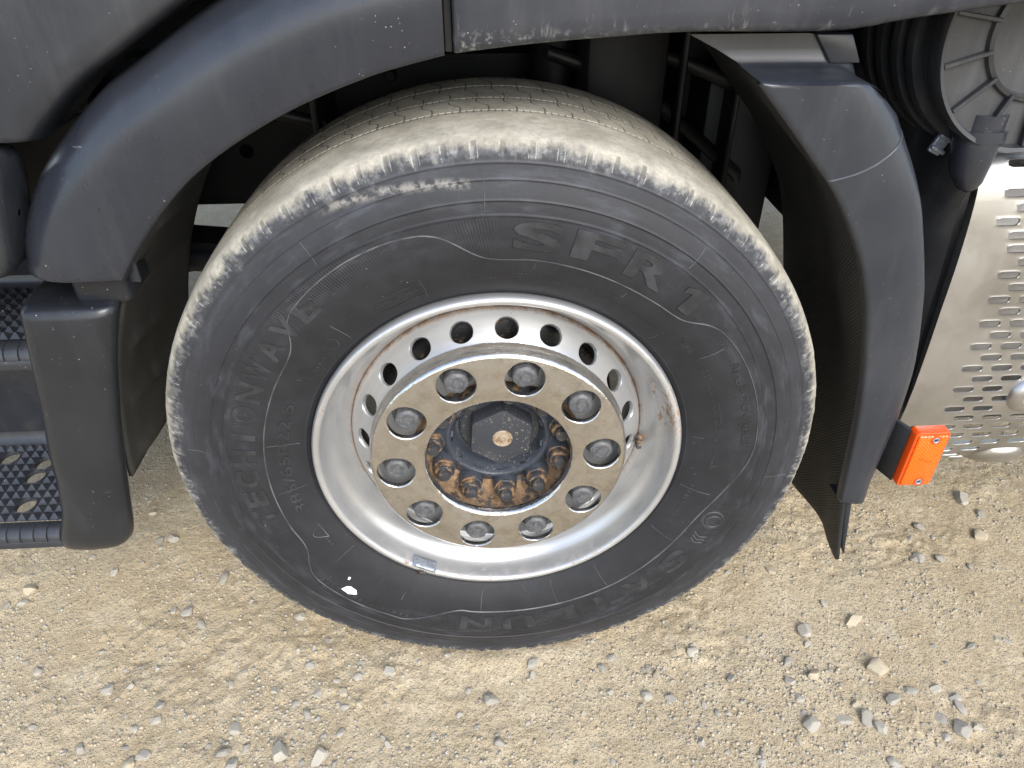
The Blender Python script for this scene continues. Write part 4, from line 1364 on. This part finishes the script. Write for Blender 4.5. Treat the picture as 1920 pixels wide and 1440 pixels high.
# ---- perforated silencer guard
gp = resample([(.060, .318), (.020, .330), (-.030, .352), (-.066, .385), (-.086, .430), (-.096, .500), (-.0985, .570), (-.0965, .640), (-.092, .720), (-.088, .795), (-.080, .870), (-.068, .925), (-.048, .957), (-.015, .975), (.040, .983), (.20, .985)], 300)
gl = np.concatenate([[0], np.cumsum(np.linalg.norm(np.diff(gp, axis=0), axis=1))])
def gpt(x_, s_, d=0.0):
    s_ = min(max(s_, 0), gl[-1])
    y_ = float(np.interp(s_, gl, gp[:, 0])); z_ = float(np.interp(s_, gl, gp[:, 1]))
    y2 = float(np.interp(min(s_ + .004, gl[-1]), gl, gp[:, 0])); z2 = float(np.interp(min(s_ + .004, gl[-1]), gl, gp[:, 1]))
    L = math.hypot(y2 - y_, z2 - z_) or 1
    # inward normal
    return (x_, y_ + d * (z2 - z_) / L, z_ - d * (y2 - y_) / L)
SX0, SX1 = .712, 1.72
pit = .0214
s_bot = float(np.interp(.372, gp[:, 1], gl))
nrow = 29
wcell = .0515
g = G()
x_in0 = .776
ncol = 17
sg = empty('silencer_guard', (0, 0, 0), truck)
for rI in range(nrow):
    va, vb = s_bot + rI * pit, s_bot + (rI + 1) * pit
    off = 0 if rI % 2 else .5
    z_row = float(np.interp((va + vb) / 2, gl, gp[:, 1]))
    xi = x_in0 - (0 if z_row < .83 else .030)
    xs0 = xi + off * wcell * .98
    # border on the near side
    vm = [va + (vb - va) * k / 3 for k in range(4)]
    xb = [SX0, SX0 + .006, xi - .004] + ([xs0] if xs0 > xi else [xi])
    g.grid([[gpt(x_, v) for v in vm] for x_ in xb])
    for c_ in range(ncol):
        u0 = xs0 + c_ * wcell
        u1 = u0 + wcell
        mu, mv = (u0 + u1) / 2, (va + vb) / 2
        dome = (abs(mu - .925) < .04 and abs(mv - float(np.interp(.548, gp[:, 1], gl))) < .045)
        if dome or (rI < 3 and .88 < mu < 1.02):
            g.grid([[gpt(u0 + wcell * a, v) for v in vm] for a in (0, .5, 1)])
            continue
        _, H, B = hole_cell(u0, u1, va, vb, mu, mv, .0175, .0058, 0, 20)
        rows = []
        for tt, d in ((0, .0022), (0, .0004), (.10, -.0004), (.35, 0), (1, 0)):
            rows.append([gpt(h_[0] + (b_[0] - h_[0]) * tt, h_[1] + (b_[1] - h_[1]) * tt, d) for h_, b_ in zip(H, B)])
        g.grid(rows, wrap_v=True)
    xe = xs0 + ncol * wcell
    g.grid([[gpt(x_, v) for v in vm] for x_ in (xe, SX1)])
v_top0 = s_bot + nrow * pit
g.grid([[gpt(x_, v) for v in np.linspace(v_top0, gl[-1], 18)] for x_ in (SX0, SX0 + .03, .9, 1.2, SX1)])
g.grid([[gpt(x_, v) for v in np.linspace(0, s_bot, 10)] for x_ in (SX0, SX0 + .03, .9, 1.2, SX1)])
shell = obj('guard_shell', g.mesh('guard_shell', M['steel'], 50, recalc=False), sg)
# pressed dome with its bolt, and the pressed bump near the bottom edge
dz0 = .552
g = G().rev([(-.088, .040), (-.100, .037), (-.108, .031), (-.1115, .024), (-.1115, .019), (-.107, .0165), (-.102, .016), (-.102, .0)], 48)
obj('pressed_dome', g.mesh('pressed_dome', M['steel'], 60), sg, (.925, 0, dz0))
g = G().rev([(-.100, .011), (-.108, .0105), (-.110, .008), (-.110, .0)], 6)
obj('guard_bolt', g.mesh('guard_bolt', M['bolt_tip'], 20), sg, (.925, 0, dz0))
rows = []
for i in range(17):
    u = -1 + i / 8
    row = []
    for j in range(13):
        v = -1 + j / 6
        q_ = max(0, 1 - (u * u + v * v))
        row.append(gpt(.95 + u * .055, s_bot + .018 + v * .034, .0005 - .016 * q_ ** .7 if q_ > 0 else .003))
    rows.append(row)
obj('pressed_bump', G().grid(rows).mesh('pressed_bump', M['steel'], 60), sg)
# silencer body inside
g = G()
rows = []
for x_ in (.76, .765, 1.68, 1.685):
    k_ = .9 if x_ in (.76, 1.685) else 1
    rows.append([(x_, .13 + .185 * k_ * math.copysign(abs(math.cos(2 * math.pi * k / 40)) ** .7, math.cos(2 * math.pi * k / 40)), .655 + .27 * k_ * math.copysign(abs(math.sin(2 * math.pi * k / 40)) ** .7, math.sin(2 * math.pi * k / 40))) for k in range(40)])
g.grid(rows, wrap_v=True)
g.f.append(tuple(range(40))); g.f.append(tuple(3 * 40 + k for k in range(40)))
obj('silencer_body', g.mesh('silencer_body', M['silencer'], 50), sg)

# ---- black duct panel between mudguard and silencer guard, with a blind stud and pipe
rows = []
E = resample([(.655, 1.02), (.668, .99), (.676, .95), (.682, .90), (.690, .80), (.700, .66), (.706, .55), (.712, .46), (.720, .36)], 30)
for i, (x_, z_) in enumerate(E):
    bulge = .020 * math.exp(-((z_ - .915) / .020) ** 2)
    rows.append([(x_ - .075, .16, z_), (x_ - .050, .09, z_ - .01), (x_ - .020, .02 - bulge * .3, z_ - .008), (x_ + .006, -.040 - bulge, z_ - .003), (x_ + .024, -.052 - bulge * .7, z_ + .004), (x_ + .05, -.03, z_ + .006)])
obj('duct_panel', G().grid(rows).mesh('duct_panel', M['airbox'], 50), truck)
for (x_, y_, z_, l_) in ((.655, -.02, .735, .05), (.650, -.015, .665, .05)):
    g = G().tube([(x_, y_ + .04, z_), (x_, y_, z_), (x_ + .004, y_ - .012, z_), (x_ + .006, y_ - .016, z_)], [.012, .012, .011, .004], 14)
    obj('blind_stud', g.mesh('blind_stud', M['airbox'], 40), truck)
g = G().tube([(.675, .08, .60), (.675, -.045, .60), (.675, -.060, .60)], [.026, .026, .024], 20, cap=False)
g.tube([(.675, .0, .60), (.675, -.058, .60)], [.021, .021], 20, cap=False)
obj('exhaust_stub', g.mesh('exhaust_stub', M['bolt'], 40), truck)

# ---- air filter housing at the upper back corner
af = empty('air_filter', (.728, -.085, 1.128), truck)
af['label'] = 'round ribbed air filter cover behind the mudguard'
RF = .150
g = G().rev([(.26, RF * .98), (.03, RF * .98), (.02, RF * 1.03), (-.006, RF * 1.04), (-.012, RF * 1.02), (-.010, RF * .985), (.000, RF * .965), (.002, RF * .60), (-.004, RF * .585), (-.006, RF * .55), (.004, RF * .53), (.006, .0)], 96)
obj('filter_housing', g.mesh('filter_housing', M['airbox'], 35), af)
rbm = rbox('cover_rib', RF * .56, RF * .975, -.009, .004, -.0028, .0028, M['airbox'], .001, 1)
for k in range(14):
    obj('cover_rib', rbm, af, None, (0, R(360 / 14 * k + 9), 0))
for k, (y_, r_) in enumerate(((.045, 1.10), (.075, 1.14), (.115, 1.16), (.150, 1.19))):
    g = G().rev([(y_, RF * .95), (y_ - .006, RF * (r_ - .01)), (y_, RF * r_), (y_ + .010, RF * r_), (y_ + .014, RF * .95)], 80)
    obj('housing_band', g.mesh('housing_band', M['airbox'], 35), af)
clip = G().box(-.010, .010, -.004, .004, -.016, .016).box(-.012, .012, -.010, -.004, .006, .012).box(-.012, .012, -.010, -.004, -.012, -.006)
clm = bevelled(clip.mesh('band_clip', M['zinc']), .0015, 1)
for a_ in (205, 318, 100):
    rr2 = RF * 1.16
    obj('band_clip', clm, af, (rr2 * math.sin(R(a_)), .05, rr2 * math.cos(R(a_))), (0, R(a_), 0))
# dust valve pipe under the filter
g = G().tube([(-.044, .018, -.105), (-.044, .018, -.128), (-.044, .016, -.130), (-.044, .016, -.140), (-.044, .016, -.142), (-.044, .015, -.150), (-.042, .013, -.185), (-.034, .011, -.206), (-.030, .010, -.212)],
             [.030, .030, .0345, .0345, .031, .031, .0255, .017, .010], 28)
obj('dust_valve', g.mesh('dust_valve', M['fender'], 40), af)
# ribbed hose over the silencer guard
g = G()
pts, rad_ = [], []
for k in range(90):
    pts.append((.00 + k * .0095, .085, -.165 - .0001 * k))
    rad_.append(.036 if k % 2 else .031)
g.tube(pts, rad_, 18)
obj('ribbed_hose', g.mesh('ribbed_hose', M['airbox'], 60), af)

# ---- chassis seen in the dark of the wheel well
ch = empty('chassis', (0, 0, 0), truck)
def rail(y_, face):
    g = G()
    x0, x1, z0, z1 = -1.45, 4.2, .682, .975
    nc = int((x1 - x0) / .06)
    cw = (x1 - x0) / nc
    nr = 4
    chh = (z1 - z0) / nr
    rnd = random.Random(int(y_ * 100))
    for i in range(nc):
        for j in range(nr):
            u0, v0 = x0 + i * cw, z0 + j * chh
            if rnd.random() < .45 and j in (1, 2):
                hr_ = rnd.choice((.008, .008, .011, .016))
                _, H, B = hole_cell(u0, u0 + cw, v0, v0 + chh, u0 + cw * .5, v0 + chh * .5, hr_, hr_, 0, 16)
                g.grid([[(p[0], y_ + .008, p[1]) for p in H], [(p[0], y_, p[1]) for p in H], [(p[0], y_, p[1]) for p in B]], wrap_v=True)
            else:
                g.add([(u0, y_, v0), (u0 + cw, y_, v0), (u0 + cw, y_, v0 + chh), (u0, y_, v0 + chh)], [(0, 1, 2, 3)])
    g.box(x0, x1, min(y_, y_ + face * .08), max(y_, y_ + face * .08), z0 - .009, z0 - .001)
    g.box(x0, x1, min(y_, y_ + face * .08), max(y_, y_ + face * .08), z1 + .001, z1 + .009)
    obj('frame_rail', g.mesh('frame_rail', M['chassis'], 30, recalc=False), ch)
rail(.56, 1)
rail(1.38, -1)
# bolts on the rail
bm_ = G().rev([(0, .013), (-.008, .0125), (-.011, .010), (-.011, 0)], 6).mesh('rail_bolt', M['chassis'], 20)
rnd = random.Random(9)
for k in range(16):
    obj('rail_bolt', bm_, ch, (rnd.uniform(-.9, 1.2), .559, rnd.choice((.735, .82, .90, .945))))
# brackets and spring hanger
obj('spring_hanger', rbox('spring_hanger', .44, .60, .40, .555, .64, .96, M['chassis'], .01, 2), ch)
obj('spring_hanger', rbox('spring_hanger', -.98, -.80, .40, .555, .60, .96, M['chassis'], .01, 2), ch)
for k in range(3):
    g = G()
    rows = []
    for i in range(25):
        u = -1 + i / 12
        x_ = -.18 + u * (.78 - .0 * k)
        z_ = .60 + .075 * u * u - k * .024
        rows.append([(x_, .415, z_), (x_, .505, z_), (x_, .505, z_ + .021), (x_, .415, z_ + .021)])
    g.grid(rows, wrap_v=True)
    obj('leaf_spring', g.mesh('leaf_spring', M['chassis'], 30), ch)
obj('axle_beam', rbox('axle_beam', -.06, .06, .20, 1.75, .40, .53, M['chassis'], .02, 3), ch)
g = G().tube([(.14, .46, .60), (.14, .46, .95)], .035, 18)
g.tube([(.14, .46, .78), (.14, .46, 1.12)], .045, 18)
obj('shock_absorber', g.mesh('shock_absorber', M['chassis'], 40), ch)
g = G().tube([(-1.35, .36, .50), (-.62, .38, .62), (.05, .33, .64)], .022, 12)
obj('steering_rod', g.mesh('steering_rod', M['chassis'], 40), ch)
obj('cross_member', rbox('cross_member', -1.30, -1.16, .40, 1.50, .56, .68, M['chassis'], .01, 2), ch)
obj('engine_block', rbox('engine_block', -1.0, .95, .66, 1.30, .70, 1.22, M['under'], .03, 2), ch)
obj('gearbox', rbox('gearbox', .9, 1.8, .72, 1.22, .62, 1.05, M['under'], .05, 2), ch)
obj('mount_bracket', rbox('mount_bracket', .18, .33, .30, .555, .86, 1.10, M['chassis'], .02, 2), ch)
obj('mount_bracket', rbox('mount_bracket', .56, .70, .25, .50, .86, 1.16, M['chassis'], .015, 2), ch)
obj('air_tank', bevelled(G().tube([(.85, .43, .55), (1.6, .43, .55)], .13, 28).mesh('air_tank', M['under'], 30), .02, 3), ch)
for k, (x0_, z0_, x1_, z1_) in enumerate(((.12, 1.02, .52, .78), (.22, 1.05, .62, .90), (-.55, .98, -.20, .86))):
    g = G().tube([(x0_, .38, z0_), (x0_ * .6 + x1_ * .4, .36, z0_ - .05), (x1_, .40, z1_), (x1_ + .05, .46, z1_ - .12)], .013, 10)
    obj('brake_hose', g.mesh('brake_hose', M['part'], 40), ch)
for (x_, w_) in ((.36, .012), (.47, .010), (.62, .014), (-.32, .012)):
    obj('bracket_flange', rbox('bracket_flange', x_, x_ + w_, .33, .55, .70, 1.12, M['part'], .003, 1), ch)
obj('bracket_plate', rbox('bracket_plate', .37, .62, .535, .552, .66, 1.08, M['part'], .004, 1), ch)
for (x_, z_) in ((.41, .76), (.41, .98), (.53, .80), (.53, 1.00), (.58, .72)):
    obj('plate_bolt', bm_, ch, (x_, .534, z_))
# wheel and skirts on the far side
g = G().rev([(-.16, .30), (-.185, .37), (-.185, .42), (-.17, .50), (-.14, .523), (.0, .527), (.14, .523), (.17, .50), (.185, .42), (.16, .30), (.05, .25), (-.05, .25)], 64, closed=True)
fw = obj('far_wheel', g.mesh('far_wheel', M['under'], 40), ch, (0, 2.0, ZC + .018))
obj('far_side_panel', rbox('far_side_panel', -1.5, -.62, 2.05, 2.17, .42, 1.3, M['under'], .03, 2), ch)
obj('far_side_panel', rbox('far_side_panel', .72, 1.75, 1.75, 2.15, .40, 1.0, M['under'], .03, 2), ch)

# ================================================================== GRAVEL AND STONES
def stone_mesh(name, seed, mat, sub=2, flat=.62, cuts=11):
    """convex, angular crushed stone"""
    r = random.Random(seed)
    bm = bmesh.new()
    bmesh.ops.create_icosphere(bm, subdivisions=sub, radius=1)
    planes = []
    for _ in range(cuts):
        n = Vector((r.gauss(0, 1), r.gauss(0, 1), r.gauss(0, 1))).normalized()
        planes.append((n, r.uniform(.52, .86)))
    for v in bm.verts:
        for n, d in planes:
            k = v.co.dot(n)
            if k > d:
                v.co -= n * (k - d)
    sx_, sy_, sz_ = r.uniform(.85, 1.15), r.uniform(.62, .9), r.uniform(flat * .8, flat * 1.2)
    for v in bm.verts:
        v.co = Vector((v.co.x * sx_, v.co.y * sy_, v.co.z * sz_)) * (1 + r.uniform(-.025, .025))
    mx = max(max(abs(v.co.x), abs(v.co.y)) for v in bm.verts)
    for v in bm.verts:
        v.co *= .5 / mx
    me = bpy.data.meshes.new(name)
    bm.to_mesh(me)
    bm.free()
    me.materials.append(mat)
    me.shade_smooth()
    me.set_sharp_from_angle(angle=R(22))
    return me
SM = [stone_mesh('stone', 100 + k, M[('stone_a', 'stone_d', 'stone_a', 'stone_c', 'stone_b', 'stone_a', 'stone_d')[k % 7]], 3, .60, 12) for k in range(21)]

# (x, y, size) of the stones on the ground, metres
STONES = [
    (-0.858, 0.077, 0.0285), (-1.028, 0.040, 0.0380), (-1.030, 0.008, 0.0301), (-1.059, -0.000, 0.0248), (-0.609, 0.047, 0.0360), (-0.699, -0.030, 0.0271),
    (-0.666, -0.037, 0.0320), (-0.627, -0.072, 0.0314), (-0.423, -0.066, 0.0293), (-0.527, -0.026, 0.0178), (-0.650, -0.117, 0.0212), (-0.818, -0.089, 0.0214),
    (-0.812, -0.126, 0.0175), (-0.918, -0.165, 0.0250), (-0.766, -0.212, 0.0334), (-0.724, -0.207, 0.0148), (-0.654, -0.252, 0.0240), (-0.653, -0.279, 0.0260),
    (-0.688, -0.295, 0.0210), (-0.811, -0.288, 0.0164), (-0.873, -0.284, 0.0213), (-0.769, -0.328, 0.0251), (-0.653, -0.347, 0.0317), (-0.674, -0.362, 0.0347),
    (-0.509, -0.353, 0.0330), (-0.500, -0.304, 0.0319), (-0.496, -0.281, 0.0183), (-0.474, -0.341, 0.0229), (-0.492, -0.375, 0.0346), (-0.409, -0.357, 0.0386),
    (-0.401, -0.260, 0.0241), (-0.372, -0.284, 0.0238), (-0.358, -0.243, 0.0222), (-0.309, -0.244, 0.0278), (-0.276, -0.268, 0.0241), (-0.304, -0.274, 0.0218),
    (-0.285, -0.211, 0.0226), (-0.280, -0.179, 0.0288), (-0.384, -0.181, 0.0344), (-0.381, -0.147, 0.0211), (-0.357, -0.124, 0.0170), (-0.444, -0.230, 0.0221),
    (-0.529, -0.216, 0.0209), (-0.223, -0.206, 0.0285), (-0.110, -0.177, 0.0232), (-0.026, -0.278, 0.0399), (-0.068, -0.255, 0.0220), (-0.087, -0.303, 0.0216),
    (-0.217, -0.352, 0.0207), (-0.178, -0.362, 0.0194), (-0.012, -0.364, 0.0230), (-0.304, -0.326, 0.0233), (-0.336, -0.327, 0.0179), (-0.336, -0.367, 0.0385),
    (-0.309, -0.383, 0.0191), (-0.412, -0.149, 0.0218), (-0.133, -0.340, 0.0139), (-0.054, -0.329, 0.0141), (0.060, -0.209, 0.0315), (0.059, -0.232, 0.0226),
    (0.218, -0.203, 0.0254), (0.196, -0.226, 0.0276), (0.384, -0.203, 0.0267), (0.302, -0.247, 0.0274), (0.288, -0.231, 0.0188), (0.274, -0.288, 0.0298),
    (0.318, -0.296, 0.0303), (0.260, -0.306, 0.0144), (0.203, -0.278, 0.0188), (0.444, -0.262, 0.0282), (0.377, -0.316, 0.0180), (0.396, -0.332, 0.0178),
    (0.417, -0.334, 0.0151), (0.352, -0.386, 0.0172), (0.453, -0.415, 0.0204), (0.448, -0.431, 0.0224), (0.631, -0.163, 0.0431), (0.624, -0.196, 0.0212),
    (0.568, -0.232, 0.0322), (0.608, -0.266, 0.0410), (0.557, -0.275, 0.0281), (0.563, -0.309, 0.0267), (0.739, -0.259, 0.0502), (0.562, -0.367, 0.0372),
    (0.557, -0.341, 0.0202), (0.633, -0.361, 0.0412), (0.672, -0.359, 0.0354), (0.667, -0.332, 0.0300), (0.530, -0.393, 0.0253), (0.689, -0.382, 0.0349),
    (0.740, -0.325, 0.0384), (0.782, -0.311, 0.0310), (0.831, -0.309, 0.0245), (0.860, -0.327, 0.0308), (0.856, -0.349, 0.0348), (0.811, -0.367, 0.0301),
    (0.868, -0.388, 0.0234), (0.799, -0.402, 0.0231), (0.834, -0.394, 0.0465), (0.682, -0.441, 0.0337), (0.952, -0.221, 0.0293), (1.015, -0.206, 0.0156),
    (1.036, -0.213, 0.0236), (0.876, -0.217, 0.0193), (0.743, -0.146, 0.0485), (0.697, -0.100, 0.0205), (0.616, -0.007, 0.0286), (0.516, -0.003, 0.0168),
    (1.040, -0.092, 0.0166), (0.971, 0.015, 0.0331), (1.018, 0.009, 0.0265), (1.074, -0.015, 0.0223), (0.858, 0.016, 0.0198), (1.178, 0.196, 0.0464),
    (1.193, 0.143, 0.0311), (1.022, 0.114, 0.0348), (1.151, 0.073, 0.0493), (0.976, 0.071, 0.0150), (0.961, 0.013, 0.0318), (-0.790, 0.169, 0.0258),
    (-0.758, 0.169, 0.0284), (-0.780, 0.147, 0.0202), (-0.836, 0.264, 0.0281),
]
ZONES = [
    (lambda x, y: x < -.50 and y > .02, 'in the shade between the step and the tyre'),
    (lambda x, y: x < -.62, 'on the open dirt below the step'),
    (lambda x, y: x < -.30 and y > -.16, 'beside the tyre near the step'),
    (lambda x, y: x < -.30, 'below the white tyre sticker'),
    (lambda x, y: x < .02, 'in front of the tyre foot'),
    (lambda x, y: x < .33, 'below the logo side of the tyre'),
    (lambda x, y: x > .62 and y > -.02, 'right under the orange lamp'),
    (lambda x, y: y > -.14, 'right under the mud flap'),
    (lambda x, y: x < .62, 'in the gravel patch below the mud flap'),
    (lambda x, y: True, 'on open dirt far below the orange lamp'),
]
rnd = random.Random(12)
placed = []
taken = []
def free(x, y, s):
    return all((x - a) ** 2 + (y - b) ** 2 > (.42 * (s + c)) ** 2 for a, b, c in taken)
for (x, y, s) in STONES:
    taken.append((x, y, s))
# more of the same, scattered between them
while len(taken) < 268:
    x, y = rnd.uniform(-1.1, 1.3), rnd.uniform(-.47, .22)
    if x * x / .04 + (y + .02) ** 2 / .04 < 1:
        continue
    if rnd.random() > .25 + 1.3 * float(np.clip(vnoise(np.array([x]), np.array([y]), .25, 77)[0] + .35, 0, 1)):
        continue
    s = rnd.uniform(.0085, .0155)
    if free(x, y, s):
        taken.append((x, y, s))
SHADE = {'stone_grey': 'grey', 'stone_pale': 'pale', 'stone_tan': 'tan', 'stone_dark': 'dark grey'}
byzone = {}
for (x, y, s) in taken:
    k = next(i for i, (f, _) in enumerate(ZONES) if f(x, y))
    me_ = SM[rnd.randrange(len(SM))]
    byzone.setdefault((k, SHADE[me_.materials[0].name]), []).append((s, x, y, me_))
RANK = ['largest', 'second largest', 'third largest', 'fourth largest', 'fifth largest', 'sixth largest']
for (k, shade), items in byzone.items():
    items.sort(key=lambda q: -q[0])
    for i, (s, x, y, me_) in enumerate(items):
        sink = rnd.uniform(.20, .40) if i else .20
        o_ = obj('stone', me_)
        o_.scale = (s * .94, s * rnd.uniform(.72, 1.02), s * rnd.uniform(.65, 1.0))
        o_.rotation_euler = (rnd.uniform(-.35, .35), rnd.uniform(-.35, .35), rnd.uniform(0, 6.28))
        o_.location = (x, y, float(ground_h(x, y)) + s * (.30 - sink))
        o_['category'] = 'stone'
        o_['group'] = shade + ' stones ' + ZONES[k][1]
        o_['label'] = ((RANK[i] + ' ' + shade + ' stone ') if i < len(RANK) else 'small ' + shade + ' stone ') + ZONES[k][1]

# fine gravel nobody could count
def ico():
    bm = bmesh.new()
    bmesh.ops.create_icosphere(bm, subdivisions=1, radius=.5)
    v = np.array([p.co[:] for p in bm.verts]); f = np.array([[q.index for q in p.verts] for p in bm.faces])
    bm.free()
    return v, f
iv, jf = ico()
N = 15000
px_ = rs.uniform(-1.25, 1.45, N * 4)
py_ = rs.uniform(-.55, .62, N * 4)
dens = np.clip(vnoise(px_, py_, .16, 55) * 1.9 + vnoise(px_, py_, .06, 56) * 1.0 + .36, .03, 1)
# denser patches seen in the photo
for (cx, cy, r0, wgt) in ((.52, -.27, .13, .8), (.69, -.30, .12, .6), (-.42, -.30, .12, .6), (-.28, -.20, .09, .5), (-.50, .05, .09, .4), (.80, .07, .14, .5), (.30, -.25, .1, .3)):
    dens += wgt * np.exp(-((px_ - cx) ** 2 + (py_ - cy) ** 2) / r0 ** 2)
keep = (rs.rand(N * 4) < dens * .62) & ~((np.abs(px_) < .16) & (np.abs(py_) < .19))
px_, py_ = px_[keep][:N], py_[keep][:N]
N = len(px_)
sz = .0024 + .0068 * rs.rand(N) ** 2.6
hz = ground_h(px_, py_)
allv = np.empty((N, len(iv), 3), np.float32)
for i in range(N):
    sc = sz[i] * (np.array([1, .78, .62]) * rs.uniform(.75, 1.25, 3))
    v = iv * (1 + rs.uniform(-.22, .22, (len(iv), 1))) * sc
    c_, s_ = math.cos(rs.rand() * 6.28), math.sin(rs.rand() * 6.28)
    nrm_ = math.hypot(c_, s_); c_ /= nrm_; s_ /= nrm_
    allv[i, :, 0] = v[:, 0] * c_ - v[:, 1] * s_ + px_[i]
    allv[i, :, 1] = v[:, 0] * s_ + v[:, 1] * c_ + py_[i]
    allv[i, :, 2] = v[:, 2] + hz[i] + sz[i] * .12
me = bpy.data.meshes.new('gravel')
me.vertices.add(N * len(iv))
me.vertices.foreach_set('co', allv.ravel())
F = (jf[None] + (np.arange(N) * len(iv))[:, None, None]).reshape(-1, 3)
me.loops.add(F.size)
me.loops.foreach_set('vertex_index', F.ravel().astype(np.int32))
me.polygons.add(len(F))
me.polygons.foreach_set('loop_start', np.arange(0, F.size, 3, dtype=np.int32))
me.update(calc_edges=True)
for k in ('stone_a', 'stone_b', 'stone_c', 'stone_d'):
    me.materials.append(M[k])
me.polygons.foreach_set('material_index', np.repeat(rs.choice([0, 2, 2, 2, 3, 0, 0, 1], N), len(jf)).astype(np.int32))
me.update()
gv = obj('gravel', me)
gv['kind'] = 'stuff'
gv['label'] = 'fine loose gravel scattered over the dry dirt'
